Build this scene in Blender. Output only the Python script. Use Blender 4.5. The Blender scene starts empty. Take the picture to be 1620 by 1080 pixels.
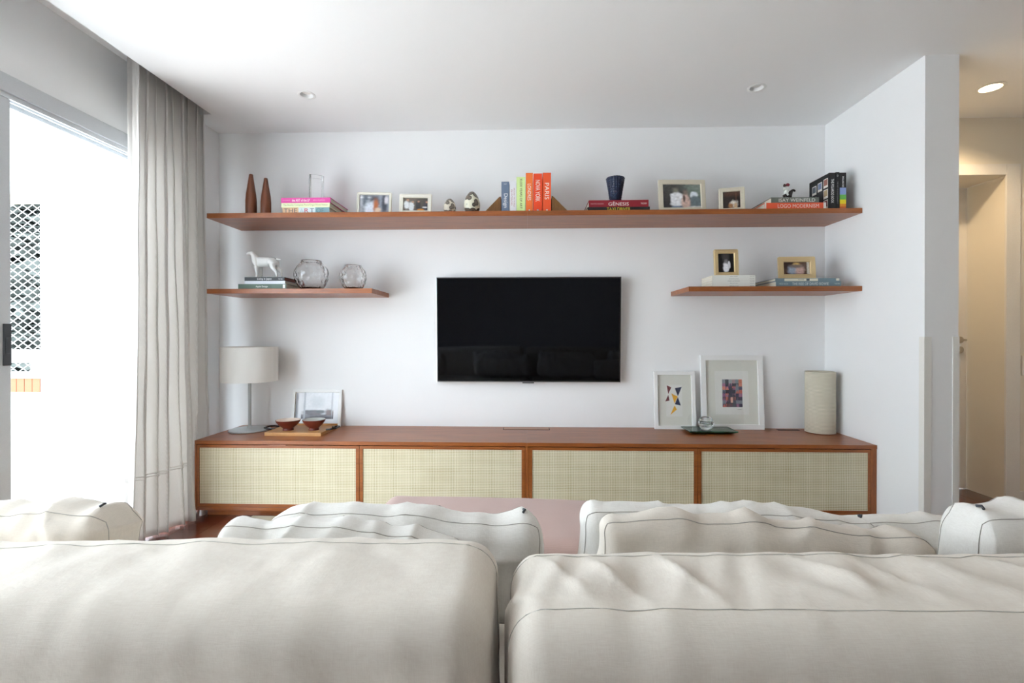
import bpy, math, random
from mathutils import Vector, Matrix, noise
random.seed(7)
scn = bpy.context.scene
COL = scn.collection
R = math.radians

# ------------------------------------------------------------------ camera
CAM_D, CAM_Z = 3.3708, 1.1031
cam_data = bpy.data.cameras.new('camera')
cam = bpy.data.objects.new('camera', cam_data)
COL.objects.link(cam)
cam.location = (0, -CAM_D, CAM_Z)
cam.rotation_euler = (math.pi / 2 - 0.0031, 0, 0.0322)
cam_data.sensor_width = 36
cam_data.lens = 765 / 1620 * 36
cam_data.shift_y = (531.53 - 540) / 1620
cam_data.clip_start = 0.02
scn.camera = cam

# ------------------------------------------------------------------ sky, exposure
world = bpy.data.worlds.new('overcast_sky')
scn.world = world
world.use_nodes = True
bg = world.node_tree.nodes['Background']
bg.inputs[0].default_value = (0.78, 0.90, 1.0, 1)
bg.inputs[1].default_value = 4.0
sun_data = bpy.data.lights.new('sun', 'SUN')
sun_data.energy = 25
sun_data.color = (1.0, 1.0, 0.99)
sun_data.angle = R(1.5)
sun = bpy.data.objects.new('sun', sun_data)
COL.objects.link(sun)
sun.rotation_euler = Vector((-0.22, -0.30, -0.93)).to_track_quat('-Z', 'Y').to_euler()
scn.view_settings.view_transform = 'Standard'
scn.view_settings.look = 'None'
scn.view_settings.gamma = 1
scn.view_settings.exposure = 1.22
scn.view_settings.use_curve_mapping = False

# ------------------------------------------------------------------ materials
def lin(h):
    if isinstance(h, str):
        h = h.lstrip('#')
        v = [int(h[i:i + 2], 16) / 255 for i in (0, 2, 4)]
        return tuple(c / 12.92 if c <= 0.04045 else ((c + 0.055) / 1.055) ** 2.4 for c in v) + (1,)
    return tuple(h) + (1,)

def new_mat(name):
    m = bpy.data.materials.new(name)
    m.use_nodes = True
    return m, m.node_tree, m.node_tree.nodes['Principled BSDF']

def coords(nt, scale=(1, 1, 1), kind='Object'):
    tc = nt.nodes.new('ShaderNodeTexCoord')
    mp = nt.nodes.new('ShaderNodeMapping')
    mp.inputs['Scale'].default_value = scale
    nt.links.new(tc.outputs[kind], mp.inputs['Vector'])
    return mp.outputs['Vector']

def add_bump(nt, bsdf, height, strength, dist=0.002):
    b = nt.nodes.new('ShaderNodeBump')
    b.inputs['Strength'].default_value = strength
    b.inputs['Distance'].default_value = dist
    nt.links.new(height, b.inputs['Height'])
    nt.links.new(b.outputs['Normal'], bsdf.inputs['Normal'])

def tex_noise(nt, vec, scale, detail=4, rough=0.55):
    n = nt.nodes.new('ShaderNodeTexNoise')
    n.inputs['Scale'].default_value = scale
    n.inputs['Detail'].default_value = detail
    n.inputs['Roughness'].default_value = rough
    nt.links.new(vec, n.inputs['Vector'])
    return n.outputs['Fac']

def ramp(nt, fac, stops):
    r = nt.nodes.new('ShaderNodeValToRGB')
    e = r.color_ramp.elements
    e[0].position, e[0].color = stops[0][0], stops[0][1]
    e[1].position, e[1].color = stops[-1][0], stops[-1][1]
    for p, c in stops[1:-1]:
        k = e.new(p)
        k.color = c
    nt.links.new(fac, r.inputs['Fac'])
    return r.outputs['Color']

def plain(name, col, rough=0.5, metal=0.0, bump=0.0, bscale=300, coat=0.0):
    m, nt, b = new_mat(name)
    b.inputs['Base Color'].default_value = lin(col)
    b.inputs['Roughness'].default_value = rough
    b.inputs['Metallic'].default_value = metal
    b.inputs['Coat Weight'].default_value = coat
    v = coords(nt)
    f = tex_noise(nt, v, bscale)
    c0 = lin(col)
    col_out = ramp(nt, f, [(0.2, tuple(x * 0.95 for x in c0[:3]) + (1,)), (0.8, tuple(min(1, x * 1.04) for x in c0[:3]) + (1,))])
    nt.links.new(col_out, b.inputs['Base Color'])
    if bump:
        add_bump(nt, b, f, bump, 0.001)
    return m

def paint(name, col, rough=0.6):
    m, nt, b = new_mat(name)
    b.inputs['Roughness'].default_value = rough
    v = coords(nt)
    f = tex_noise(nt, v, 1.3, 3)
    c = lin(col)
    o = ramp(nt, f, [(0.3, tuple(x * 0.985 for x in c[:3]) + (1,)), (0.7, c)])
    nt.links.new(o, b.inputs['Base Color'])
    add_bump(nt, b, tex_noise(nt, v, 180, 2), 0.05, 0.001)
    return m

def wood(name, c_dark, c_light, scale=(1.2, 14, 14), rough=0.35, coat=0.15, bump=0.08):
    m, nt, b = new_mat(name)
    v = coords(nt, scale)
    f1 = tex_noise(nt, v, 3.0, 7, 0.62)
    v2 = coords(nt, tuple(s * 7 for s in scale))
    f2 = tex_noise(nt, v2, 4.0, 4, 0.6)
    mx = nt.nodes.new('ShaderNodeMath')
    mx.operation = 'MULTIPLY_ADD'
    mx.inputs[1].default_value = 0.35
    nt.links.new(f2, mx.inputs[0])
    sc = nt.nodes.new('ShaderNodeMath')
    sc.operation = 'MULTIPLY'
    sc.inputs[1].default_value = 0.65
    nt.links.new(f1, sc.inputs[0])
    nt.links.new(sc.outputs[0], mx.inputs[2])
    o = ramp(nt, mx.outputs[0], [(0.3, lin(c_dark)), (0.7, lin(c_light))])
    nt.links.new(o, b.inputs['Base Color'])
    b.inputs['Roughness'].default_value = rough
    b.inputs['Coat Weight'].default_value = coat
    b.inputs['Coat Roughness'].default_value = 0.25
    add_bump(nt, b, mx.outputs[0], bump, 0.001)
    return m

def weave(name, c_dark, c_light, pitch, rough=0.9, strength=0.5, sheen=0.0, mott=0.0, axes='XZ', trans=0.0):
    """two crossed thread waves: linen, cane, rug"""
    m, nt, b = new_mat(name)
    tc = nt.nodes.new('ShaderNodeTexCoord')
    outs = []
    for ax in axes:
        w = nt.nodes.new('ShaderNodeTexWave')
        w.wave_type = 'BANDS'
        w.bands_direction = ax
        w.inputs['Scale'].default_value = 1.0 / pitch * (2 * math.pi / 20)
        w.inputs['Distortion'].default_value = 0.6
        w.inputs['Detail'].default_value = 2
        w.inputs['Detail Scale'].default_value = 1.5
        nt.links.new(tc.outputs['Object'], w.inputs['Vector'])
        outs.append(w.outputs['Fac'])
    mul = nt.nodes.new('ShaderNodeMath')
    mul.operation = 'ADD'
    nt.links.new(outs[0], mul.inputs[0])
    nt.links.new(outs[1], mul.inputs[1])
    hf = nt.nodes.new('ShaderNodeMath')
    hf.operation = 'MULTIPLY'
    hf.inputs[1].default_value = 0.5
    nt.links.new(mul.outputs[0], hf.inputs[0])
    fac = hf.outputs[0]
    if mott:
        n = tex_noise(nt, coords(nt), 6.0, 5)
        a = nt.nodes.new('ShaderNodeMath')
        a.operation = 'MULTIPLY_ADD'
        a.inputs[1].default_value = mott
        nt.links.new(n, a.inputs[0])
        nt.links.new(fac, a.inputs[2])
        fac2 = a.outputs[0]
    else:
        fac2 = fac
    o = ramp(nt, fac2, [(0.15, lin(c_dark)), (0.75 + mott * 0.5, lin(c_light))])
    nt.links.new(o, b.inputs['Base Color'])
    b.inputs['Roughness'].default_value = rough
    b.inputs['Sheen Weight'].default_value = sheen
    b.inputs['Specular IOR Level'].default_value = 0.2
    add_bump(nt, b, fac, strength, 0.0008)
    if trans:
        out = nt.nodes['Material Output']
        t = nt.nodes.new('ShaderNodeBsdfTranslucent')
        nt.links.new(o, t.inputs['Color'])
        mxs = nt.nodes.new('ShaderNodeMixShader')
        mxs.inputs[0].default_value = trans
        nt.links.new(b.outputs[0], mxs.inputs[1])
        nt.links.new(t.outputs[0], mxs.inputs[2])
        nt.links.new(mxs.outputs[0], out.inputs['Surface'])
    return m

def linen(name, c_dark, c_light, bump=0.25, sheen=0.1):
    m, nt, b = new_mat(name)
    fs_ = [tex_noise(nt, coords(nt, sc), 1.0, 2, 0.5) for sc in ((70, 70, 1100), (1100, 90, 70), (70, 1100, 70))]
    a = nt.nodes.new('ShaderNodeMath')
    a.operation = 'ADD'
    nt.links.new(fs_[0], a.inputs[0])
    nt.links.new(fs_[1], a.inputs[1])
    a2 = nt.nodes.new('ShaderNodeMath')
    a2.operation = 'ADD'
    nt.links.new(a.outputs[0], a2.inputs[0])
    nt.links.new(fs_[2], a2.inputs[1])
    d = nt.nodes.new('ShaderNodeMath')
    d.operation = 'DIVIDE'
    d.inputs[1].default_value = 3.0
    nt.links.new(a2.outputs[0], d.inputs[0])
    o = ramp(nt, d.outputs[0], [(0.35, lin(c_dark)), (0.62, lin(c_light))])
    nt.links.new(o, b.inputs['Base Color'])
    b.inputs['Roughness'].default_value = 0.95
    b.inputs['Specular IOR Level'].default_value = 0.15
    b.inputs['Sheen Weight'].default_value = sheen
    crease = tex_noise(nt, coords(nt, (1, 1, 1)), 16.0, 5, 0.6)
    ad = nt.nodes.new('ShaderNodeMath')
    ad.operation = 'MULTIPLY_ADD'
    ad.inputs[1].default_value = 5.0
    nt.links.new(crease, ad.inputs[0])
    nt.links.new(d.outputs[0], ad.inputs[2])
    add_bump(nt, b, ad.outputs[0], bump, 0.0016)
    return m

def glass(name, col='#ffffff', rough=0.0, ior=1.45):
    m, nt, b = new_mat(name)
    b.inputs['Base Color'].default_value = lin(col)
    b.inputs['Roughness'].default_value = rough
    b.inputs['Transmission Weight'].default_value = 1
    b.inputs['IOR'].default_value = ior
    return m

def emit(name, col, s):
    m, nt, b = new_mat(name)
    b.inputs['Base Color'].default_value = lin(col)
    b.inputs['Emission Color'].default_value = lin(col)
    b.inputs['Emission Strength'].default_value = s
    return m

def blobs(name, c0, c1, c2, scale):
    m, nt, b = new_mat(name)
    v = coords(nt)
    vo = nt.nodes.new('ShaderNodeTexVoronoi')
    vo.inputs['Scale'].default_value = scale
    vo.inputs['Randomness'].default_value = 0.9
    nt.links.new(v, vo.inputs['Vector'])
    o = ramp(nt, vo.outputs['Distance'], [(0.0, lin(c1)), (0.3, lin(c2)), (0.42, lin(c2)), (0.56, lin(c1)), (0.63, lin(c0)), (1.0, lin(c0))])
    nt.links.new(o, b.inputs['Base Color'])
    b.inputs['Roughness'].default_value = 0.3
    return m

def marble(name, c0, c1):
    m, nt, b = new_mat(name)
    f = tex_noise(nt, coords(nt), 22, 9, 0.7)
    o = ramp(nt, f, [(0.35, lin(c0)), (0.62, lin(c1))])
    nt.links.new(o, b.inputs['Base Color'])
    b.inputs['Roughness'].default_value = 0.2
    return m

M = {}
M['wall'] = paint('wall_paint', '#f8f8f8')
M['ceiling'] = paint('ceiling_paint', '#fbfbfb')
M['hall'] = paint('hall_paint', '#efe8d9')
M['outwall'] = paint('balcony_paint', '#f2f2f0')
M['trimw'] = plain('white_lacquer', '#efece6', 0.4)
M['alu'] = plain('grey_aluminium', '#c9cccf', 0.4, 0.2)
M['dkplastic'] = plain('dark_plastic', '#3a3d42', 0.45)
M['wood'] = wood('jatoba_wood', '#7a3d18', '#b0662e', (1.2, 14, 14))
M['woodv'] = wood('jatoba_wood_upright', '#7a3d18', '#b0662e', (14, 14, 1.2))
M['turned'] = wood('turned_wood', '#54270f', '#82431f', (10, 10, 1.5), 0.4)
M['bookend'] = wood('bookend_wood', '#5d3a16', '#8c5f2c', (18, 18, 2.5), 0.5)
M['bamboo'] = wood('tray_wood', '#b97f42', '#d9a566', (2, 14, 14), 0.45)
M['planks'] = [wood('floor_wood_%d' % i, a, b_, (12, 1.0, 12), 0.22, 0.5, 0.04) for i, (a, b_) in enumerate([('#45180d', '#6d2f1b'), ('#3b150c', '#602817'), ('#511f10', '#7a3820')])]
M['cane'] = weave('cane_webbing', '#a99769', '#ece4cd', 0.0095, 0.75, 0.5, 0, 0.3)
M['linen'] = linen('white_linen', '#e3d9cc', '#ebe3d7')
M['linen_w'] = linen('bleached_linen', '#e6e1d9', '#f0ece5')
M['linen_b'] = linen('cream_linen', '#dad0c3', '#e4dacd')
M['seam_pale'] = plain('pale_seam_thread', '#d2ccc2', 0.9)
M['seam'] = plain('seam_thread', '#b3aca2', 0.9)
M['curtain'] = weave('curtain_linen', '#e4e1dd', '#f2efec', 0.0022, 0.95, 0.2, 0, 0.2, 'YZ', 0.35)
M['pink'] = weave('blush_velvet', '#b39388', '#cdb0a6', 0.002, 0.9, 0.2, 0.25, 0.5, 'XY')
M['rug'] = weave('rug_wool', '#9c927e', '#cdc3ad', 0.012, 1.0, 1.0, 0, 0.2, 'XY')
M['shade'] = weave('shade_linen', '#efece6', '#f8f6f2', 0.003, 0.9, 0.1, 0, 0, 'XZ', 0.12)
M['lampmetal'] = plain('satin_metal', '#b9bcbc', 0.35, 0.6)
M['black'] = plain('black_plastic', '#0b0b0d', 0.35)
M['screen'] = plain('tv_glass', '#010102', 0.04)
M['screen'].node_tree.nodes['Principled BSDF'].inputs['Specular IOR Level'].default_value = 0.24
M['screen'].node_tree.nodes['Principled BSDF'].inputs['Specular Tint'].default_value = (0.82, 0.88, 1.0, 1)
M['silver'] = plain('silver_edge', '#d2d4d6', 0.3, 0.8)
M['whiteframe'] = plain('white_frame', '#f4f4f2', 0.4)
M['mat_card'] = plain('passepartout', '#e6e6dc', 0.8)
M['mat_card2'] = plain('passepartout_inner', '#eeeee8', 0.8)
M['cream_frame'] = plain('cream_silver_frame', '#e2dac6', 0.35, 0.25)
M['cream_frame2'] = plain('ivory_frame', '#eae6da', 0.4, 0.1)
M['gold'] = plain('pale_gold_frame', '#dcc394', 0.3, 0.55)
M['felt'] = plain('black_felt', '#16161a', 0.9)
M['glass'] = glass('clear_glass')
M['smoke'] = glass('clear_hammered_glass', '#ffffff')
m, nt, b = new_mat('thin_glazing')
tr_ = nt.nodes.new('ShaderNodeBsdfTransparent')
gl_ = nt.nodes.new('ShaderNodeBsdfGlossy')
gl_.inputs['Roughness'].default_value = 0.0
mx_ = nt.nodes.new('ShaderNodeMixShader')
mx_.inputs[0].default_value = 0.05
nt.links.new(tr_.outputs[0], mx_.inputs[1])
nt.links.new(gl_.outputs[0], mx_.inputs[2])
nt.links.new(mx_.outputs[0], nt.nodes['Material Output'].inputs['Surface'])
M['pane'] = m
M['porcelain'] = plain('white_porcelain', '#f0f0ee', 0.35)
M['bowl'] = plain('red_clay', '#6b2a1c', 0.5, 0, 0.1)
M['bowlin'] = plain('pale_glaze', '#e6d3c4', 0.25)
M['bowlin2'] = plain('grey_glaze', '#c3c3bd', 0.25)
M['bluevase'] = plain('blue_glaze', '#2a3750', 0.25, 0, 0, 200, 0.4)
M['stone'] = marble('green_marble', '#0f2a1e', '#2f5a44')
M['textured_ceramic'] = weave('textured_ceramic', '#b0a894', '#d9d2c0', 0.008, 0.85, 0.9, 0, 0.8, 'ZZ')
M['egg1'] = blobs('speckled_egg', '#d8cfbd', '#241d18', '#80766a', 36)
M['egg2'] = blobs('painted_egg', '#e2dec8', '#2b302a', '#76685c', 26)
M['brick'] = plain('terracotta', '#9a6448', 0.8, 0, 0.3)
M['tile'] = plain('balcony_tile', '#a8a8a8', 0.7, 0, 0.2, 90)
M['beam'] = plain('tan_beam', '#d8bf93', 0.7)
M['net'] = plain('white_cord', '#c9c8ca', 0.7)
M['leaf'] = plain('leaf_green', '#454a46', 0.7, 0, 0, 6)
M['bark'] = plain('bark', '#5a4d40', 0.9, 0, 0.4, 40)
M['chrome'] = plain('chrome', '#c9c9c9', 0.2, 1)
M['cup'] = plain('lamp_cup', '#f2f2f2', 0.4)
M['pages'] = plain('book_pages', '#e4ddcd', 0.9)
M['warm_led'] = emit('warm_lamp', (1.0, 0.78, 0.48), 14)
m, nt, b = new_mat('printed_picture')
at_ = nt.nodes.new('ShaderNodeAttribute')
at_.attribute_name = 'print'
nt.links.new(at_.outputs['Color'], b.inputs['Base Color'])
b.inputs['Roughness'].default_value = 0.22
M['print'] = m
_cc = {}
def cmat(hexcol, rough=0.5):
    k = (hexcol, rough)
    if k not in _cc:
        _cc[k] = plain('ink_' + hexcol.lstrip('#'), hexcol, rough)
    return _cc[k]

# ------------------------------------------------------------------ mesh helpers
class MB:
    def __init__(s):
        s.v, s.f = [], []
    def add(s, verts, faces):
        o = len(s.v)
        s.v += [tuple(p) for p in verts]
        s.f += [tuple(i + o for i in f) for f in faces]
        return s
    def box(s, x0, x1, y0, y1, z0, z1, bev=0.0):
        if bev <= 0:
            v = [(x, y, z) for x in (x0, x1) for y in (y0, y1) for z in (z0, z1)]
            return s.add(v, [(0, 1, 3, 2), (4, 6, 7, 5), (0, 4, 5, 1), (2, 3, 7, 6), (0, 2, 6, 4), (1, 5, 7, 3)])
        import bmesh
        bm = bmesh.new()
        bmesh.ops.create_cube(bm, size=1)
        for q in bm.verts:
            q.co = Vector(((x0 + x1) / 2 + q.co.x * (x1 - x0), (y0 + y1) / 2 + q.co.y * (y1 - y0), (z0 + z1) / 2 + q.co.z * (z1 - z0)))
        bmesh.ops.bevel(bm, geom=list(bm.edges), offset=bev, segments=2, affect='EDGES', profile=0.6)
        bm.verts.index_update()
        s.add([q.co for q in bm.verts], [[q.index for q in f.verts] for f in bm.faces])
        bm.free()
        return s
    def lathe(s, prof, n=32, c=(0, 0, 0), close=True):
        """prof: list of (r, z); r=0 ends are closed with a pole"""
        rings = []
        for r, z in prof:
            if r <= 1e-6:
                s.v.append((c[0], c[1], c[2] + z))
                rings.append([len(s.v) - 1])
            else:
                k = len(s.v)
                s.v += [(c[0] + r * math.cos(2 * math.pi * i / n), c[1] + r * math.sin(2 * math.pi * i / n), c[2] + z) for i in range(n)]
                rings.append(list(range(k, k + n)))
        for a, b_ in zip(rings, rings[1:]):
            for i in range(n):
                j = (i + 1) % n
                if len(a) == 1 and len(b_) == 1:
                    continue
                if len(a) == 1:
                    s.f.append((a[0], b_[j], b_[i]))
                elif len(b_) == 1:
                    s.f.append((a[i], a[j], b_[0]))
                else:
                    s.f.append((a[i], a[j], b_[j], b_[i]))
        return s
    def tube(s, pts, r, n=6, closed=False):
        pts = [Vector(p) for p in pts]
        m = len(pts)
        base = len(s.v)
        prev = None
        for i, p in enumerate(pts):
            if closed:
                t = pts[(i + 1) % m] - pts[i - 1]
            else:
                t = pts[min(i + 1, m - 1)] - pts[max(i - 1, 0)]
            t.normalize()
            if prev is None:
                prev = Vector((0, 0, 1)) if abs(t.z) < 0.9 else Vector((1, 0, 0))
            u = t.cross(prev).normalized()
            w = u.cross(t).normalized()
            prev = w
            rr = r[i] if isinstance(r, (list, tuple)) else r
            for k in range(n):
                a = 2 * math.pi * k / n
                s.v.append(tuple(p + u * (rr * math.cos(a)) + w * (rr * math.sin(a))))
        for i in range(m if closed else m - 1):
            j = (i + 1) % m
            for k in range(n):
                l = (k + 1) % n
                s.f.append((base + i * n + k, base + i * n + l, base + j * n + l, base + j * n + k))
        if not closed:
            s.f.append(tuple(base + k for k in range(n))[::-1])
            s.f.append(tuple(base + (m - 1) * n + k for k in range(n)))
        return s
    def prism(s, poly, axis, a0, a1):
        """poly: 2D points, extruded along axis ('X','Y','Z') from a0 to a1"""
        def mk(p, a):
            return {'X': (a, p[0], p[1]), 'Y': (p[0], a, p[1]), 'Z': (p[0], p[1], a)}[axis]
        n = len(poly)
        v = [mk(p, a0) for p in poly] + [mk(p, a1) for p in poly]
        f = [tuple(range(n)), tuple(range(2 * n - 1, n - 1, -1))]
        f += [(i, i + n, (i + 1) % n + n, (i + 1) % n) for i in range(n)]
        return s.add(v, f)
    def ellipsoid(s, c, r, n=16, m=10):
        k = MB().lathe([(math.sin(math.pi * i / m), -math.cos(math.pi * i / m)) if 0 < i < m else (0, -1 if i == 0 else 1) for i in range(m + 1)], n)
        return s.add([(c[0] + x * r[0], c[1] + y * r[1], c[2] + z * r[2]) for x, y, z in k.v], k.f)
    def build(s, name, mat, parent=None, smooth=False):
        me = bpy.data.meshes.new(name)
        me.from_pydata(s.v, [], s.f)
        import bmesh
        bm = bmesh.new()
        bm.from_mesh(me)
        bmesh.ops.recalc_face_normals(bm, faces=bm.faces)
        bm.to_mesh(me)
        bm.free()
        me.materials.append(mat)
        if smooth:
            me.polygons.foreach_set('use_smooth', [True] * len(me.polygons))
            if smooth != 'all':
                try:
                    me.set_sharp_from_angle(angle=R(40))
                except Exception:
                    pass
        o = bpy.data.objects.new(name, me)
        COL.objects.link(o)
        o.parent = parent
        return o

def thing(name, label, cat, loc=(0, 0, 0), rotz=0.0, group=None, rotx=0.0):
    o = bpy.data.objects.new(name, None)
    COL.objects.link(o)
    o.empty_display_size = 0.05
    o.location = loc
    o.rotation_euler = (rotx, 0, rotz)
    o['label'], o['category'] = label, cat
    if group:
        o['group'] = group
    return o

def tag(o, label, cat, group=None, kind=None):
    o['label'], o['category'] = label, cat
    if group:
        o['group'] = group
    if kind:
        o['kind'] = kind
    return o

def struct(name, mb, mat, label, cat, smooth=False):
    return tag(mb.build(name, mat, None, smooth), label, cat, None, 'structure')

def lettering(txt, parent, w, h, fn, mat, name='lettering', label=None, thick=0.0004):
    """flat raised letters fitted into w x h; fn maps centred (u, v, depth) to parent space"""
    cu = bpy.data.curves.new('lettering', 'FONT')
    cu.body = txt
    cu.size = 1
    cu.resolution_u = 3
    ob = bpy.data.objects.new('lettering_tmp', cu)
    COL.objects.link(ob)
    dg = bpy.context.evaluated_depsgraph_get()
    me0 = bpy.data.meshes.new_from_object(ob.evaluated_get(dg))
    vs = [v.co.copy() for v in me0.vertices]
    fs = [tuple(p.vertices) for p in me0.polygons]
    bpy.data.objects.remove(ob)
    bpy.data.curves.remove(cu)
    bpy.data.meshes.remove(me0)
    x0, x1 = min(v.x for v in vs), max(v.x for v in vs)
    y0, y1 = min(v.y for v in vs), max(v.y for v in vs)
    sx, sy = w / max(x1 - x0, 1e-6), h / max(y1 - y0, 1e-6)
    pts = [fn((v.x - (x0 + x1) / 2) * sx, (v.y - (y0 + y1) / 2) * sy, thick) for v in vs]
    mb = MB().add(pts, fs)
    o = mb.build(name, mat, parent)
    if label:
        o['label'] = label
    return o

def picture(name, parent, x0, x1, z0, z1, y, fn, nx=40, nz=32, plane='XZ'):
    """a flat print whose colours come from fn(u, v) -> linear rgb, u to the right, v up"""
    vs, fs, cs = [], [], []
    for j in range(nz + 1):
        for i in range(nx + 1):
            u, v = i / nx, j / nz
            if plane == 'XZ':
                vs.append((x0 + (x1 - x0) * u, y, z0 + (z1 - z0) * v))
            else:
                vs.append((y, x0 + (x1 - x0) * u, z0 + (z1 - z0) * v))
            cs.append(fn(u, v))
    for j in range(nz):
        for i in range(nx):
            a = j * (nx + 1) + i
            fs.append((a, a + 1, a + nx + 2, a + nx + 1))
    me = bpy.data.meshes.new(name)
    me.from_pydata(vs, [], fs)
    at = me.color_attributes.new('print', 'FLOAT_COLOR', 'POINT')
    for k, c in enumerate(cs):
        at.data[k].color = (c[0], c[1], c[2], 1)
    me.materials.append(M['print'])
    o = bpy.data.objects.new(name, me)
    COL.objects.link(o)
    o.parent = parent
    return o

def L3(h):
    return Vector(lin(h)[:3])

def sstep(a, b_, x):
    t = max(0.0, min(1.0, (x - a) / (b_ - a) if b_ != a else 0))
    return t * t * (3 - 2 * t)

def paintfn(base, shapes, grain=0.06, seed=0):
    """layers of soft ellipses: (cu, cv, ru, rv, colour, softness)"""
    def fn(u, v):
        c = base(u, v) if callable(base) else base.copy()
        for cu, cv, ru, rv, col, soft in shapes:
            d = (abs((u - cu) / ru) ** 2.6 + abs((v - cv) / rv) ** 2.6) ** (1 / 2.6) * (1 + 0.22 * noise.noise(Vector((u * 7 + cu * 9, v * 7 + cv * 5, 2))))
            k = 1 - sstep(1 - soft, 1 + soft, d)
            c = c.lerp(col, k)
        n = noise.noise(Vector((u * 14, v * 14, seed)))
        return c * (1 + grain * n)
    return fn

# ================================================================== SETTING
H = 2.53
XW = 2.029          # right alcove wall
YB = -5.6           # wall behind the camera
XR = 3.9
# floor: sub-floor and separate planks
floor = struct('floor', MB().box(-2.42, XR, YB, 0.35, -0.06, -0.014), M['planks'][1], 'dark reddish hardwood plank floor of the living room', 'floor')
pw = 0.15
rows = []
shared = {}
k = 0
x = -2.42
while x < XR - 0.01:
    w = min(pw, XR - x)
    y = YB
    off = (k % 3) * 0.7
    cuts = [YB] + [YB + off + 0.9 + 2.0 * i for i in range(4) if YB + off + 0.9 + 2.0 * i < 0.2] + [0.35]
    for a, b_ in zip(cuts, cuts[1:]):
        key = (round(w, 4), round(b_ - a, 4), (k * 7 + int(a * 3)) % 3)
        if key not in shared:
            o = MB().box(0.0008, w - 0.0008, 0.0008, b_ - a - 0.0008, -0.016, 0.0, 0).build('plank', M['planks'][key[2]], floor)
            shared[key] = o.data
        else:
            o = bpy.data.objects.new('plank', shared[key])
            COL.objects.link(o)
            o.parent = floor
        o.location = (x, a, 0)
    x += pw
    k += 1

# ceiling with square holes for three recessed lamps, and the curtain pocket
lamps = [(-1.315, -0.529, 0.036), (1.324, -0.525, 0.036), (2.676, -0.482, 0.05)]
cm = MB()
hs = [(lx - r * 0.98, lx + r * 0.98, ly - r * 0.98, ly + r * 0.98) for lx, ly, r in lamps]
xs = sorted([-2.05, XR] + [q for h in hs for q in h[:2]])
for x0, x1 in zip(xs, xs[1:]):
    hole = [h for h in hs if abs(h[0] - x0) < 1e-6]
    ys = [YB, 0.3] if not hole else [YB, hole[0][2], None, hole[0][3], 0.3]
    segs = [(YB, 0.3)] if not hole else [(YB, hole[0][2]), (hole[0][3], 0.3)]
    for a, b_ in segs:
        cm.box(x0, x1, a, b_, H, H + 0.14)
cm.box(-2.30, -2.05, -0.296, 0.3, H, H + 0.14)        # end of the pocket
cm.box(-2.45, -2.04, YB, -0.25, H + 0.14, H + 0.2)      # pocket lid
cm.box(-2.04, XR, YB, 0.3, H + 0.141, H + 0.2)
struct('ceiling', cm, M['ceiling'], 'smooth white plaster ceiling with a recessed curtain pocket', 'ceiling')

struct('wall_back', MB().box(-2.30, 2.03, 0, 0.12, 0, H), M['wall'], 'white back wall carrying the shelves and television', 'wall')
struct('wall_left', MB().box(-2.45, -2.19, -0.25, 0.0, 0, H), M['wall'], 'short white return wall at the left corner', 'wall')
struct('wall_right', MB().box(XW, 2.198, -0.831, 0.35, 0, H), M['wall'], 'white partition wall right of the sideboard', 'wall')
# window wall (left): lintel above the sliding door and piers
WX = -2.30
wm = MB()
wm.box(WX - 0.14, WX, -3.65, -0.25, 2.25, H + 0.14)
wm.box(WX - 0.14, WX, -0.45, -0.25, 0, 2.25)
wm.box(WX - 0.14, WX, YB, -3.65, 0, H + 0.14)
struct('wall_window', wm, M['wall'], 'white wall above the sliding balcony door', 'wall')
struct('wall_behind', MB().box(-2.45, XR, YB - 0.12, YB, 0, H + 0.14), M['wall'], 'white wall behind the camera', 'wall')
struct('wall_far_right', MB().box(XR, XR + 0.12, YB, 0.35, 0, H + 0.14), M['hall'], 'white wall at the far right of the hall', 'wall')

# hall: wall with a deep door recess
HY = -0.084
hm = MB()
DX0, DX1, DZ = 2.30, 3.14, 2.15
hm.box(2.198, DX0, HY, 0.24, 0, H)
hm.box(DX1, XR, HY, 0.24, 0, H)
hm.box(DX0, DX1, HY, 0.24, DZ, H)
struct('wall_hall', hm, M['hall'], 'warm white hall wall with a recessed doorway', 'wall')
tm = MB()
tm.box(DX1 - 0.004, 3.228, HY - 0.014, HY, 0, 2.222, 0.003)
tm.box(2.205, DX1 - 0.004, HY - 0.014, HY, DZ, 2.222, 0.003)
struct('trim_1', tm, M['trimw'], 'white door casing around the hall recess', 'trim')
struct('baseboard_hall', MB().box(3.229, XR, HY - 0.012, HY, 0, 0.075, 0.003), M['trimw'], 'white baseboard on the hall wall', 'baseboard')
struct('baseboard_right', MB().box(XW - 0.012, XW, -0.831, -0.52, 0, 0.07, 0.002).box(XW - 0.012, 2.198, -0.843, -0.831, 0, 0.07, 0.002), M['trimw'], 'low white baseboard on the partition wall', 'baseboard')
d1 = struct('door_1', MB().box(DX0 + 0.005, DX1 - 0.005, 0.186, 0.225, 0.006, DZ - 0.004, 0.002), M['trimw'], 'white hall door at the back of the recess', 'door')
hb = MB().lathe([(0, 0), (0.024, 0), (0.024, 0.008), (0, 0.008)], 20)
hb2 = MB().add([(3.085 + x, 0.186 - z, 1.065 + y) for x, y, z in hb.v], hb.f)
hb2.tube([(3.085, 0.18, 1.065), (3.085, 0.135, 1.065), (3.07, 0.13, 1.065), (2.97, 0.13, 1.068)], 0.008, 10)
o = hb2.build('door_handle', M['chrome'], d1, True)
o['label'] = 'chrome lever handle'
o = MB().add([(3.085 + x, 0.186 - z, 0.995 + y) for x, y, z in hb.v], hb.f).build('lock_rose', M['chrome'], d1, True)
o['label'] = 'round chrome keyhole plate'
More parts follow.
